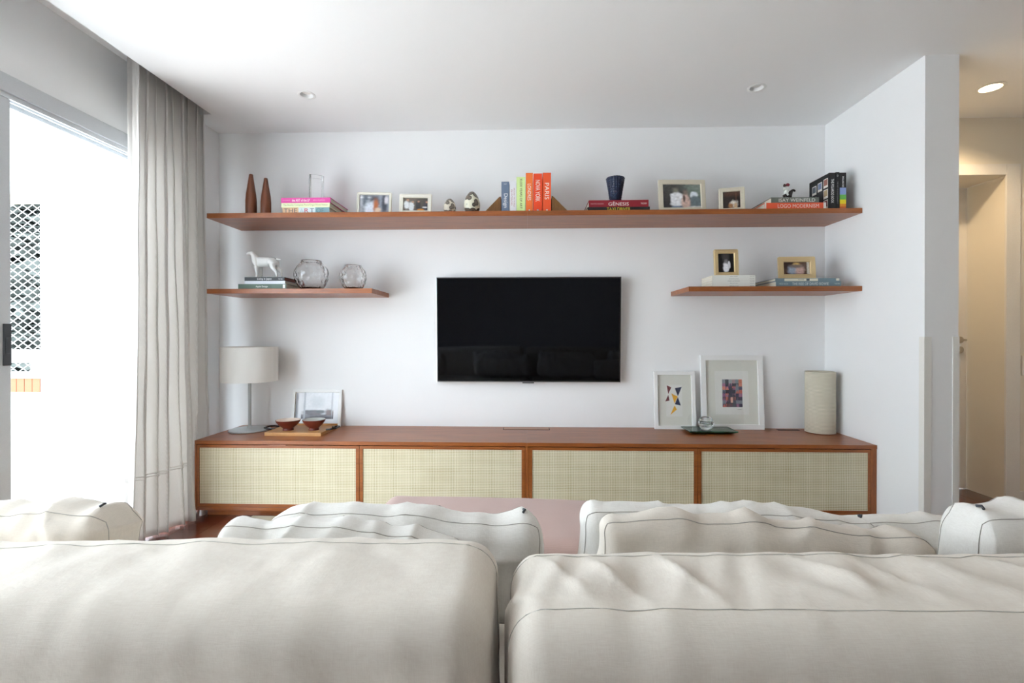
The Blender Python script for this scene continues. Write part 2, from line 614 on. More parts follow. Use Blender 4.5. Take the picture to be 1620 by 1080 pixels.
# corner guards on the end of the partition
for n, (x0, x1, sgn) in enumerate(((XW, 2.062, -1), (2.168, 2.198, 1))):
    g = MB().box(x0 - (0.003 if sgn < 0 else 0), x1 + (0.003 if sgn > 0 else 0), -0.834, -0.831, 0.07, 1.092)
    if sgn < 0:
        g.box(x0 - 0.003, x0, -0.831, -0.80, 0.07, 1.092)
    else:
        g.box(x1, x1 + 0.003, -0.831, -0.80, 0.07, 1.092)
    struct('trim_%d' % (n + 2), g, M['trimw'], ('white corner guard strip on the room side of the partition end', 'white corner guard strip on the hall side of the partition end')[n], 'trim')

sw = thing('light_switch', 'white light switch plate on the hall wall', 'switch', (3.285, HY, 0.90))
MB().box(-0.04, 0.04, -0.008, 0, -0.065, 0.065, 0.003).build('plate', M['trimw'], sw)
MB().box(-0.014, 0.014, -0.012, -0.008, -0.025, 0.025, 0.001).build('rocker', M['whiteframe'], sw)

# sliding balcony door
wn = struct('window_1', MB().box(WX - 0.12, WX + 0.012, -3.65, -0.45, 2.172, 2.25, 0.002), M['alu'], 'grey aluminium sliding balcony door frame', 'window')
for i, (xo, z0) in enumerate(((0.0, 2.150), (-0.045, 2.156), (-0.09, 2.150))):
    MB().box(WX + xo - 0.010, WX + xo, -3.65, -0.45, z0, 2.1725, 0.001).build('track', M['alu'], wn)
MB().box(WX - 0.12, WX + 0.006, -0.49, -0.4505, 0, 2.172, 0.002).build('jamb', M['alu'], wn)
MB().box(WX - 0.12, WX + 0.006, -3.65, -0.49, -0.012, 0.012).build('sill_track', M['alu'], wn)
lf = MB()
SY = -1.288
lf.box(WX - 0.04, WX - 0.002, SY - 0.075, SY, 0.014, 2.149, 0.003)
lf.box(WX - 0.04, WX - 0.002, SY - 1.30, SY - 1.225, 0.014, 2.149, 0.003)
lf.box(WX - 0.04, WX - 0.002, SY - 1.225, SY - 0.075, 0.014, 0.10, 0.003)
lf.box(WX - 0.04, WX - 0.002, SY - 1.225, SY - 0.075, 2.08, 2.149, 0.003)
leafo = lf.build('sliding_leaf', M['alu'], wn)
MB().box(WX - 0.024, WX - 0.018, SY - 1.227, SY - 0.073, 0.098, 2.082).build('pane', M['pane'], leafo)
o = MB().box(WX - 0.004, WX + 0.006, SY - 0.034, SY - 0.004, 0.966, 1.151, 0.002).box(WX + 0.004, WX + 0.010, SY - 0.026, SY - 0.012, 1.02, 1.09, 0.002).build('pull_handle', M['dkplastic'], leafo)
o['label'] = 'dark grey recessed pull handle'

# balcony beyond the door
struct('floor_balcony', MB().box(-4.9, WX - 0.14, YB, 0.05, -0.08, -0.005), M['tile'], 'tan tiled balcony floor', 'floor')
struct('wall_balcony', MB().box(-3.245, WX - 0.14, -0.25, 0.05, -0.005, 2.75), M['outwall'], 'white sunlit wall at the end of the balcony', 'wall')
pm = MB()
PY = -0.07
pm.box(-4.9, -3.245, PY, 0.05, -0.005, 0.796)
pm.box(-4.9, -3.245, PY - 0.02, 0.05, 0.796, 0.832, 0.004)
pm.box(-3.507, -3.245, PY, 0.05, 0.832, 0.908)
pm.box(-4.9, -3.245, PY - 0.01, 0.05, 0.908, 0.992, 0.003)
pm.box(-4.9, -3.245, PY, 0.05, 2.089, 2.75)
par = struct('wall_parapet', pm, M['outwall'], 'white balcony parapet with a brick band and netted opening', 'wall')
MB().box(-4.9, -3.245, PY - 0.015, 0.05, 2.056, 2.089, 0.003).build('lintel', M['beam'], par)
bd = None
for i in range(28):
    if bd is None:
        o = MB().box(0.002, 0.056, -0.012, 0.0, 0, 0.098, 0.003).build('brick', M['brick'], par)
        bd = o.data
    else:
        o = bpy.data.objects.new('brick', bd)
        COL.objects.link(o)
        o.parent = par
    o.location = (-3.31 - i * 0.0575, PY, 0.698)
struct('wall_balcony_rail', MB().box(-4.9, -4.78, YB, PY, -0.005, 0.95), M['outwall'], 'low white outer parapet of the balcony', 'wall')

def net(name, label, x0, x1, z0, z1, y, pw_, ph):
    mb = MB()
    def clip(xa, za, xb, zb):
        t0, t1 = 0.0, 1.0
        dx, dz = xb - xa, zb - za
        for p, q in ((-dx, xa - x0), (dx, x1 - xa), (-dz, za - z0), (dz, z1 - za)):
            if abs(p) < 1e-9:
                if q < 0:
                    return None
            else:
                t = q / p
                if p < 0:
                    t0 = max(t0, t)
                else:
                    t1 = min(t1, t)
        if t0 >= t1:
            return None
        return (xa + dx * t0, za + dz * t0, xa + dx * t1, za + dz * t1)
    s = ph / pw_
    span = (x1 - x0) * s
    zz = z0 - span - ph
    while zz < z1 + span + ph:
        for sg in (1, -1):
            c = clip(x0, zz if sg > 0 else zz, x1, zz + sg * span)
            if c and (abs(c[2] - c[0]) > 0.004):
                mb.tube([(c[0], y, c[1]), (c[2], y, c[3])], 0.0027, 5)
        zz += ph
    mb.tube([(x0, y, z0), (x1, y, z0), (x1, y, z1), (x0, y, z1)], 0.005, 5, True)
    return tag(mb.build(name, M['net'], None, 'all'), label, 'net', 'balcony safety nets')
net('safety_net', 'tall white diamond safety net above the balcony rail', -4.6, -3.25, 0.992, 2.056, -0.02, 0.073, 0.052)
net('safety_net', 'narrow strip of diamond safety net below the balcony rail', -4.6, -3.507, 0.832, 0.908, -0.02, 0.073, 0.052)

# tree beyond the net
tr = thing('tree', 'grey green leafy tree behind the balcony net', 'tree', (-6.1, 2.9, -3.0))
MB().tube([(0, 0, 0), (0.05, 0.1, 2.0), (0, 0.1, 4.0), (0.1, 0, 5.4)], [0.16, 0.13, 0.1, 0.04], 10).build('trunk', M['bark'], tr, 'all')
lm = MB()
for i in range(9000):
    while True:
        p = Vector((random.uniform(-1, 1), random.uniform(-1, 1), random.uniform(-1, 1)))
        if 0.15 < p.length < 1:
            break
    p = Vector((p.x * 1.7, p.y * 1.1, 4.7 + p.z * 2.0))
    rot = Matrix.Rotation(random.uniform(0, 6.28), 3, 'Z') @ Matrix.Rotation(random.uniform(0, 6.28), 3, 'X')
    s = random.uniform(0.10, 0.17)
    lm.add([p + rot @ Vector(q) * s for q in ((-1, 0, 0), (0, 0.45, 0.1), (1, 0, 0), (0, -0.45, 0.1))], [(0, 1, 2, 3)])
o = lm.build('foliage', M['leaf'], tr)
o['kind'] = 'stuff'

# recessed ceiling lamps
for i, (lx, ly, r) in enumerate(lamps):
    lab = ('small white recessed ceiling spot above the left shelves', 'small white recessed ceiling spot above the right shelves', 'glowing warm recessed lamp in the hall ceiling')[i]
    t = thing('ceiling_lamp', lab, 'ceiling lamp', (lx, ly, H), 0, 'recessed ceiling lamps')
    q = r * 1.42
    MB().lathe([(r, -0.0005), (q, -0.0005), (q + 0.001, -0.002), (q - 0.004, -0.004), (r + 0.002, -0.003), (r, -0.0005)], 36).build('trim_ring', M['whiteframe'], t, True)
    MB().lathe([(r, -0.001), (r * 0.97, 0.012), (r * 0.8, 0.026), (0, 0.028)], 36).build('reflector', M['cup'], t, True)
    if i < 2:
        MB().lathe([(0, 0.012), (r * 0.72, 0.014), (r * 0.72, 0.026), (0, 0.0265)], 24).build('lens', M['trimw'], t, True)
    else:
        MB().lathe([(0, 0.006), (r * 0.93, 0.007), (r * 0.8, 0.024), (0, 0.025)], 24).build('lens', M['warm_led'], t, True)
        ld = bpy.data.lights.new('hall_spot', 'SPOT')
        ld.energy = 15
        ld.color = (1.0, 0.74, 0.45)
        ld.spot_size = R(140)
        ld.spot_blend = 0.6
        ld.shadow_soft_size = 0.045
        lo = bpy.data.objects.new('hall_spot', ld)
        COL.objects.link(lo)
        lo.parent = t
        lo.location = (0, 0, -0.012)

# ================================================================== CURTAIN
def interp(tab, x):
    if x <= tab[0][0]:
        return tab[0][1]
    for (a, va), (b_, vb) in zip(tab, tab[1:]):
        if x <= b_:
            t = (x - a) / (b_ - a)
            t = t * t * (3 - 2 * t)
            return va + (vb - va) * t
    return tab[-1][1]

def curtain_pt(s, z):
    """s 0 (near edge) .. 1 (far edge)"""
    h = z / 2.66
    y = -0.835 + 0.565 * s
    yb = interp([(0, -0.95), (0.3, -0.80), (0.62, -0.60), (0.75, -0.52), (1, -0.27)], s)
    low = max(0.0, 1 - h) ** 1.6
    y = y * (1 - low) + yb * low
    xt = -2.135
    xb = interp([(0, -2.065), (0.35, -2.02), (0.6, -1.985), (0.72, -2.07), (1, -2.10)], s)
    x = xt * (1 - low) + xb * low
    ph = s * 2 * math.pi * 8.5
    amp = 0.042 + 0.012 * math.sin(s * 23)
    amp *= 0.85 + 0.3 * noise.noise(Vector((s * 5, z * 0.8, 3)))
    ph += 0.9 * noise.noise(Vector((s * 3, z * 0.7, 0))) * (1 - h * 0.8)
    x += amp * math.sin(ph) * (0.75 if s > 0.68 and z < 0.6 else 1.0)
    y += 0.022 * math.sin(2 * ph + 0.6) * 0.6
    x += 0.012 * noise.noise(Vector((s * 18, z * 2.2, 9))) * (1 - h * 0.6)
    if y > -0.53 and z < 0.52:
        x = min(x, -2.045)
    elif z < 0.52:
        x = min(x, -1.925)
    x = max(x, WX + 0.02)
    return Vector((x, y, z))
ct = thing('curtain', 'floor length white linen curtain gathered beside the balcony door', 'curtain', (-2.1, -0.6, 0.0))
cloc = Vector((-2.1, -0.6, 0.0))
cm = MB()
NS, NZ = 220, 70
zs = [0.012 + (2.665 - 0.012) * j / NZ for j in range(NZ + 1)]
V = [[curtain_pt(i / NS, z) - cloc for i in range(NS + 1)] for z in zs]
vs = [p for row in V for p in row]
fs = []
for j in range(NZ):
    for i in range(NS):
        a = j * (NS + 1) + i
        fs.append((a, a + 1, a + NS + 2, a + NS + 1))
o = MB().add(vs, fs).build('cloth', M['curtain'], ct, 'all')
sol = o.modifiers.new('thickness', 'SOLIDIFY')
sol.thickness = 0.0016
for zh, nm in ((0.345, 'hem_tuck'), (0.33, 'hem_tuck')):
    pts = []
    for i in range(NS + 1):
        p = curtain_pt(i / NS, zh)
        q = curtain_pt(min(1, i / NS + 0.003), zh)
        r_ = curtain_pt(max(0, i / NS - 0.003), zh)
        t = (q - r_).normalized()
        n = Vector((t.y, -t.x, 0))
        pts.append(p + n * 0.0025 - cloc)
    MB().tube(pts, 0.0024, 5).build(nm, M['curtain'], ct, 'all')
tag(MB().box(-2.165, -2.115, -5.0, -0.30, H + 0.1365, H + 0.14, 0.002).build('curtain_track', M['whiteframe']), 'white curtain track hidden in the ceiling pocket', 'curtain track')

# ================================================================== SHELVES
def shelf(name, label, x0, x1, zt, th, joints=()):
    t = thing(name, label, 'shelf', ((x0 + x1) / 2, 0, zt), 0, 'wall shelves')
    xs = [x0] + list(joints) + [x1]
    for a, b_ in zip(xs, xs[1:]):
        MB().box(a - (x0 + x1) / 2 + 0.00005, b_ - (x0 + x1) / 2 - 0.00005, -0.3715, -0.001, -th, 0, 0.0012).build('board', M['wood'], t)
    return t
Z1, Z2, Z3 = 1.871, 1.393, 1.398
shelf('wall_shelf', 'long reddish wood wall shelf running above the television', -2.03, XW - 0.001, Z1, 0.031, [0.0])
shelf('wall_shelf', 'short reddish wood shelf left of the television with dog figurine', -2.03, -0.974, Z2, 0.030)
shelf('wall_shelf', 'short reddish wood shelf right of the television with gold frames', 0.988, XW - 0.001, Z3, 0.030)

# ================================================================== SIDEBOARD (two units)
ZT = 0.461
def cabinet(label, x0, x1, end):
    t = thing('sideboard', label, 'sideboard', (x0, 0, 0), 0, 'low sideboard units')
    W = x1 - x0
    MB().box(0.00005, W - 0.00005, -0.5, -0.002, ZT - 0.022, ZT, 0.001).build('top_panel', M['wood'], t)
    sl = 0.012 if end == 'L' else 0.008
    sr = 0.010 if end == 'L' else 0.034
    MB().box(0.00005, sl, -0.5, -0.002, 0.038, ZT - 0.0225, 0.001).build('side_panel', M['woodv'], t)
    if end == 'L':
        MB().box(W - sr, W - 0.00005, -0.5, -0.002, 0.038, ZT - 0.0225, 0.001).build('side_panel', M['woodv'], t)
    else:
        MB().box(W - sr, W - 0.017, -0.5, -0.002, 0.038, ZT - 0.0225, 0.001).build('side_panel', M['woodv'], t)
        MB().box(W - 0.016, W - 0.0005, -0.497, -0.002, 0.038, ZT - 0.0225, 0.001).build('filler_strip', M['woodv'], t)
    MB().box(sl, W - sr, -0.5, -0.002, 0.038, 0.058, 0.001).build('bottom_panel', M['wood'], t)
    MB().box(sl, W - sr, -0.012, -0.003, 0.058, ZT - 0.0225).build('back_panel', M['wood'], t)
    mid = (sl + W - sr) / 2
    MB().box(mid - 0.009, mid + 0.009, -0.478, -0.012, 0.058, ZT - 0.0225).build('divider', M['woodv'], t)
    MB().box(0.06, W - 0.06, -0.47, -0.03, 0.0, 0.038).build('plinth', M['wood'], t)
    if end == 'L':
        MB().lathe([(0, 0), (0.016, 0), (0.014, 0.038), (0, 0.038)], 16, (0.03, -0.475, 0)).build('foot', M['lampmetal'], t, True)
    for k, (a, b_) in enumerate(((sl + 0.002, mid - 0.0012), (mid + 0.0012, W - sr - 0.002))):
        z0, z1 = 0.0595, ZT - 0.0265
        st = 0.013 if (k == 0 and end == 'L') else 0.02
        st2 = 0.013 if (k == 1 and end == 'R') else 0.02
        fr = MB()
        y0, y1 = -0.499, -0.481
        for pl in ([(a, z0), (b_, z0), (b_ - st2, z0 + 0.018), (a + st, z0 + 0.018)],
                   [(a, z1), (b_, z1), (b_ - st2, z1 - 0.017), (a + st, z1 - 0.017)],
                   [(a, z0), (a, z1), (a + st, z1 - 0.017), (a + st, z0 + 0.018)],
                   [(b_, z0), (b_, z1), (b_ - st2, z1 - 0.017), (b_ - st2, z0 + 0.018)]):
            fr.prism(pl, 'Y', y0, y1)
        d = fr.build('door', M['wood'], t)
        n = 24
        # slightly slack cane sheet
        vs, fs = [], []
        ax, bx, az, bz = a + st - 0.001, b_ - st2 + 0.001, z0 + 0.017, z1 - 0.016
        for j in range(n + 1):
            for i in range(n + 1):
                u, v = i / n, j / n
                e = (16 * u * (1 - u) * v * (1 - v)) ** 0.5
                vs.append((ax + (bx - ax) * u, -0.4945 + 0.0035 * e * (0.4 + noise.noise(Vector((u * 4 + k * 7, v * 2, x0)))), az + (bz - az) * v))
        for j in range(n):
            for i in range(n):
                q = j * (n + 1) + i
                fs.append((q, q + 1, q + n + 2, q + n + 1))
        MB().add(vs, fs).build('cane_panel', M['cane'], d, 'all')
        c = (a + b_) / 2
        MB().prism([(-0.4995, z1 - 0.001), (-0.507, z1 - 0.001), (-0.505, z1 + 0.003), (-0.4995, z1 + 0.0035)], 'X', c - 0.055, c + 0.055).build('finger_pull', M['wood'], d)
    return t
cabinet('left sideboard unit with pale cane doors beneath the table lamp', -2.021, -0.0030, 'L')
cabinet('right sideboard unit with cane doors beneath the framed artworks', -0.0029, 2.0275, 'R')
for nm, lab, x0, x1, y0, y1 in (('cable_flap', 'wooden cable flap in the sideboard top below the television', -0.166, 0.150, -0.115, -0.035), ('cable_flap', 'narrow dark cable slot beside the ceramic cylinder vase', 1.68, 1.825, -0.075, -0.045)):
    t = thing(nm, lab, 'cable flap', ((x0 + x1) / 2, (y0 + y1) / 2, ZT), 0, 'sideboard cable flaps')
    w, d = (x1 - x0) / 2, (y1 - y0) / 2
    MB().box(-w, w, -d, d, 0.0002, 0.0008).build('slot', M['felt'], t)
    if d > 0.03:
        MB().box(-w + 0.004, w - 0.004, -d + 0.006, d - 0.003, 0.0008, 0.002).build('lid', M['wood'], t)

# ================================================================== TELEVISION
tv = thing('television', 'large black flat television mounted on the white wall', 'television', (0.0045, -0.016, 1.137), 0, None, 0.042)
MB().box(-0.6305, 0.6305, -0.05, -0.022, -0.361, 0.362, 0.002).build('casing', M['silver'], tv)
MB().box(-0.45, 0.45, -0.022, 0.004, -0.2, 0.2, 0.004).build('wall_mount', M['black'], tv)
MB().box(-0.627, 0.627, -0.0525, -0.0495, -0.355, 0.3585, 0.0008).build('bezel', M['black'], tv)
o = MB().box(-0.619, 0.619, -0.0532, -0.0524, -0.346, 0.351).build('screen', M['screen'], tv)
o['label'] = 'glossy black switched-off screen'
MB().box(-0.04, 0.04, -0.052, -0.03, -0.3655, -0.3585, 0.001).build('sensor_bar', M['dkplastic'], tv)

# ================================================================== BOOKS
def book(label, loc, L, T, D, col, title=None, tcol='#f4f4f0', tw=0.5, th=0.55, tu=0.0, upright=False, rotz=0.0, pages=None, group=None, extra=None, lean=0.0, board=0.0025, mats=None):
    """spine faces -Y. lying: L along X, T along Z. upright: L along Z, T along X. loc: spine front, centre, bottom"""
    t = thing('book', label, 'book', loc, rotz, group)
    if lean:
        t.rotation_euler = (0, lean, rotz)
    cmt = mats or cmat(col)
    def mp(x, y, z):
        return (T / 2 - z, y, x + L / 2) if upright else (x, y, z)
    def bx(mb, x0, x1, y0, y1, z0, z1):
        a, b_ = mp(x0, y0, z0), mp(x1, y1, z1)
        mb.box(min(a[0], b_[0]), max(a[0], b_[0]), min(a[1], b_[1]), max(a[1], b_[1]), min(a[2], b_[2]), max(a[2], b_[2]))
    c = MB()
    bx(c, -L / 2, L / 2, 0, D, 0, board)
    bx(c, -L / 2, L / 2, 0, D, T - board, T)
    bx(c, -L / 2, L / 2, 0, board, board, T - board)
    c.build('cover', cmt, t)
    p = MB()
    bx(p, -L / 2 + 0.004, L / 2 - 0.004, board, D - 0.005, board, T - board)
    p.build('pages', pages or M['pages'], t)
    def spine(u, v, d):
        # u along the spine, v across; upright titles read from top to bottom
        if upright:
            return (v, -d, L / 2 - u)
        return (u, -d, T / 2 + v)
    if title:
        for e in (title if isinstance(title, list) else [(title, tcol, tu, tw, 0.0, th)]):
            tx, tc, uu, ww, vv, hh = e
            lettering(tx, t, L * ww, T * hh, lambda u, v, d, uu=uu, vv=vv: spine(u + uu * L, v + vv * T, d), cmat(tc), 'lettering')
    if extra:
        extra(t, spine, L, T, D)
    return t

def band(t, spine, u0, u1, v0, v1, col, name='spine_band', d0=0.0003):
    pts = [spine(u0, v0, d0), spine(u1, v0, d0), spine(u1, v1, d0), spine(u0, v1, d0)]
    return MB().add(pts, [(0, 1, 2, 3)]).build(name, cmat(col), t)

G = 'books on the wall shelves'
# --- top shelf, left stack (bottom to top)
def ex_art(t, sp, L, T, D):
    for u0, u1, c in ((-0.5, -0.16, '#d9b48f'), (-0.16, 0.20, '#d7e3e6'), (0.20, 0.5, '#7fa3ad')):
        band(t, sp, u0 * L, u1 * L, -T / 2, T / 2, c)
    for tx, u, w, c in (('THE', -0.33, 0.28, '#55585f'), ('A', -0.09, 0.08, '#b9c6cc'), ('R', 0.015, 0.09, '#c03b4a'), ('T', 0.13, 0.09, '#4c5a66'), ('OF', 0.30, 0.16, '#5d7d77')):
        lettering(tx, t, L * w, T * 0.72, lambda uu, vv, d, u=u: sp(uu + u * L, vv, 0.0007), cmat(c))
zb = Z1
book('book with patchwork lettered spine at the bottom of the left top-shelf stack', (-1.405, -0.345, zb), 0.302, 0.038, 0.30, '#c9cfcf', None, group=G, extra=ex_art)
zb += 0.038
book('pale green spined book in the middle of the left top-shelf stack', (-1.406, -0.35, zb), 0.311, 0.028, 0.31, '#e6ecc0', [('The Beatles Complete Piano/Organ/Vocal Edition', '#7d8a55', 0, 0.92, 0, 0.5)], group=G)
zb += 0.028
book('bright pink book on top of the left top-shelf stack', (-1.403, -0.352, zb), 0.317, 0.032, 0.30, '#d8489c', [('the ART of the LP', '#ffffff', -0.1, 0.36, 0, 0.5), ('JOHNNY MORGAN', '#f3c3dd', -0.39, 0.15, 0, 0.2), ('BEN WARDLE', '#f3c3dd', 0.27, 0.24, 0, 0.2)], group=G)
zpink = zb + 0.032
# --- upright row between the bookends
def sp_marks(c, at=0.46):
    def f(t, sp, L, T, D):
        band(t, sp, at * L - 0.006, at * L + 0.006, -T * 0.1, T * 0.1, c, 'publisher_mark')
    return f
GU = 'upright books between the wooden bookends'
row = [
    ('blue grey upright book titled in white beside the left bookend', -0.140, 0.048, 0.192, '#6b7b93', [('Design', '#f5f5f5', 0.12, 0.46, 0, 0.62), ('DK', '#d5dae2', -0.42, 0.05, 0, 0.35)], None),
    ('slim white upright book with red lettering', -0.092, 0.042, 0.194, '#e9e9ec', [('100 INTERIORS', '#b46a6f', 0.02, 0.52, -0.18, 0.22), ('AROUND THE WORLD', '#b46a6f', 0.02, 0.62, 0.2, 0.2)], None),
    ('pale green upright book with dark title', -0.042, 0.055, 0.220, '#d9f0a4', [('30,000 YEARS OF ART', '#3f4a35', -0.03, 0.86, 0, 0.3)], None),
    ('light orange upright travel guide next to the pale green book', 0.011, 0.044, 0.245, '#f57a35', [('LONDRES', '#fff3e8', -0.01, 0.42, 0, 0.5)], sp_marks('#ffffff')),
    ('deep red orange upright travel guide in the middle of the trio', 0.064, 0.055, 0.241, '#ee4a1c', [('NOVA YORK', '#fff3e8', -0.05, 0.56, 0, 0.52)], sp_marks('#ffffff')),
    ('orange upright travel guide beside the right bookend', 0.121, 0.051, 0.245, '#f25a2b', [('PARIS', '#fff3e8', -0.03, 0.42, 0, 0.52)], sp_marks('#ffffff')),
]
for lab, xc, T, Lh, c, tt, ex in row:
    book(lab, (xc, -0.335, Z1), Lh, T, 0.16, c, tt, upright=True, group=GU, extra=ex)
for sg, lab in ((-1, 'triangular wooden bookend left of the upright books'), (1, 'triangular wooden bookend right of the upright books')):
    t = thing('bookend', lab, 'bookend', (-0.168 if sg < 0 else 0.151, -0.30, Z1), 0, 'triangular wooden bookends')
    MB().prism([(0, 0), (sg * 0.105, 0), (sg * 0.103, 0.004), (sg * 0.008, 0.1), (0, 0.1)], 'Y', -0.03, 0.09).build('wedge', M['bookend'], t)
    MB().box(0 if sg > 0 else -0.0008, 0.0008 if sg > 0 else 0, -0.0305, 0.0905, 0.001, 0.101).build('edge_strip', M['turned'], t)
# --- red and black stack
book('black book with yellow title under the red book', (0.566, -0.342, Z1), 0.384, 0.026, 0.27, '#17181b', [('TAXI DRIVER', '#e6cf3a', 0.0, 0.38, 0, 0.75)], group=G)
book('dark red book beneath the ribbed blue vase', (0.566, -0.340, Z1 + 0.026), 0.369, 0.043, 0.27, '#8e1525', [('GÊNESIS', '#f2e9e4', 0.0, 0.34, 0, 0.6), ('SEBASTIÃO SALGADO', '#d9a9ab', -0.36, 0.22, 0, 0.22), ('TASCHEN', '#f2e9e4', 0.42, 0.1, 0, 0.25)], group=G)
# --- right stack
book('orange book titled in white at the bottom of the right top-shelf stack', (1.640, -0.350, Z1), 0.370, 0.041, 0.29, '#f0603a', [('LOGO MODERNISM', '#f6e4da', 0.05, 0.67, 0, 0.55)], group=G,
     extra=lambda t, sp, L, T, D: (band(t, sp, -L / 2, -L / 2 + 0.01, -T / 2, T / 2, '#efe9e2'), band(t, sp, L / 2 - 0.016, L / 2, -T / 2, T / 2, '#efe9e2')))
book('grey green book beneath the toy rider', (1.643, -0.342, Z1 + 0.041), 0.288, 0.035, 0.29, '#6f756b', [('ISAY WEINFELD', '#f0f0ea', 0.04, 0.76, 0, 0.6)], group=G)
zis = Z1 + 0.076
# --- black trio at the right end of the top shelf
def polaroid(t, sp, L, T, D):
    xx = -T / 2 - 0.0006
    for (y, z, c) in ((0.035, 0.172, '#a06a5c'), (0.095, 0.166, '#7683a5'), (0.155, 0.16, '#5d6670'), (0.035, 0.105, '#b9a27a'), (0.155, 0.09, '#9a7460'), (0.035, 0.04, '#8f4a4a'), (0.095, 0.03, '#777d88')):
        MB().box(xx - 0.0004, xx + 0.0005, y - 0.022, y + 0.022, z - 0.03, z + 0.026).build('cover_photo', cmat('#eeeae2'), t)
        MB().box(xx - 0.0008, xx, y - 0.018, y + 0.018, z - 0.016, z + 0.021).build('cover_photo_image', cmat(c), t)
book('thick black book with small square photos on its cover', (1.868, -0.342, Z1), 0.224, 0.038, 0.21, '#131316', [('THE POLAROID BOOK', '#f2f2f2', 0.0, 0.66, 0, 0.42)], upright=True, group=G, extra=polaroid)
book('thin black book between the two thicker black books', (1.899, -0.342, Z1), 0.228, 0.020, 0.21, '#17171a', [('THE ART OF PHOTOGRAPHY', '#8f8f94', 0.05, 0.6, 0, 0.4), ('O', '#c6c6c6', -0.4, 0.05, 0, 0.4)], upright=True, group=G)
def rainbow(t, sp, L, T, D):
    for i, (u0, u1, c) in enumerate(((-0.09, 0.10, '#8fa4d8'), (0.10, 0.235, '#6fbf56'), (0.235, 0.35, '#f3df26'), (0.35, 0.425, '#ee9a2c'), (0.425, 0.5, '#dd6a2c'))):
        band(t, sp, u0 * L, u1 * L, -T / 2, T / 2, c)
book('black book with rainbow bands on its spine', (1.931, -0.342, Z1), 0.224, 0.038, 0.20, '#101013', [('POLAROID', '#f4f4f4', -0.25, 0.3, 0, 0.3)], upright=True, group=G, extra=rainbow)
# --- left lower shelf stack
book('dark green book at the bottom of the stack under the dog', (-1.682, -0.356, Z2), 0.310, 0.031, 0.27, '#4f6455', [('Apple Design', '#eef0ea', -0.01, 0.25, -0.05, 0.45)], group=G,
     extra=lambda t, sp, L, T, D: band(t, sp, L / 2 - 0.022, L / 2 - 0.008, -T * 0.38, T * 0.38, '#e8e8e2', 'publisher_mark'))
book('plain pale grey book in the middle of the stack under the dog', (-1.668, -0.352, Z2 + 0.031), 0.261, 0.020, 0.25, '#d5d8e0', None, group=G)
book('black spined book directly under the dog figurine', (-1.670, -0.352, Z2 + 0.051), 0.257, 0.024, 0.25, '#2b2d31', [('Living in Japan', '#f0f0f0', 0.0, 0.36, 0, 0.62), ('TASCHEN', '#d8d8d8', 0.4, 0.11, 0, 0.25)], group=G, pages=cmat('#8a4a3c'))
zdog = Z2 + 0.075
# --- right lower shelf
for i in range(5):
    tt = [('%s' % s, '#8f9190', u, w, 0, 0.42) for s, u, w in ((('BERLIN STYLE', 0.0, 0.2), ('RIO STYLE', 0.0, 0.17), ('PARIS INTERIORS', 0.0, 0.28), ('LONDON STYLE', 0.0, 0.22), ('NEW YORK', 0.0, 0.18))[i], ('TASCHEN', 0.42, 0.11))]
    lab = ('bottom white paperback of the stack under the upright gold frame', 'second white paperback from the bottom of the white stack', 'middle white paperback of the white stack', 'second white paperback from the top of the white stack', 'top white paperback directly under the upright gold frame')[i]
    book(lab, (1.276 - 0.001 * (i % 2), -0.335, Z3 + i * 0.0146), 0.263, 0.0144, 0.20, '#e9e9e2', tt, tcol='#8f9190', group='white paperbacks on the right shelf', rotz=0.0, board=0.0012)
book('blue grey book at the bottom of the right shelf pair', (1.719, -0.352, Z3), 0.391, 0.033, 0.28, '#71868f', [('THE RISE OF DAVID BOWIE', '#dfe6e6', 0.03, 0.56, 0, 0.5), ('MICK ROCK', '#c9d2d3', -0.38, 0.14, 0, 0.3), ('TASCHEN', '#dfe6e6', 0.44, 0.08, 0, 0.22)], group=G)
def patches(t, sp, L, T, D):
    band(t, sp, -0.36 * L, 0.16 * L, -T * 0.5, T * 0.35, '#dfdccb')
    band(t, sp, 0.44 * L, 0.49 * L, -T * 0.4, T * 0.4, '#e2e0d2', 'publisher_mark')
    band(t, sp, -0.02 * L, 0.03 * L, -T * 0.4, T * 0.3, '#4a5a60', 'publisher_mark', 0.0006)
book('thin blue and cream book under the landscape gold frame', (1.715, -0.350, Z3 + 0.033), 0.388, 0.018, 0.28, '#71868f', [('BOWIE', '#6d6f66', -0.1, 0.09, 0, 0.4)], group=G, extra=patches)

# ================================================================== OBJECTS ON SHELVES
def bottle(label, x, y, h, r):
    t = thing('wooden_bottle', label, 'vase', (x, y, Z1), 0, 'turned wooden bottles')
    MB().lathe([(0, 0), (r * 0.94, 0), (r, 0.01), (r, h * 0.36), (r * 0.9, h * 0.52), (r * 0.66, h * 0.72), (r * 0.42, h * 0.92), (r * 0.36, h * 0.985), (r * 0.28, h)], 32).build('body', M['turned'], t, True)
    MB().lathe([(r * 0.28, h), (r * 0.2, h * 0.99), (r * 0.18, h * 0.93), (0, h * 0.92)], 24).build('mouth', M['felt'], t, True)
bottle('taller dark turned wooden bottle at the left end of the top shelf', -1.797, -0.28, 0.274, 0.0335)
bottle('shorter turned wooden bottle beside the pink book stack', -1.699, -0.28, 0.248, 0.0315)

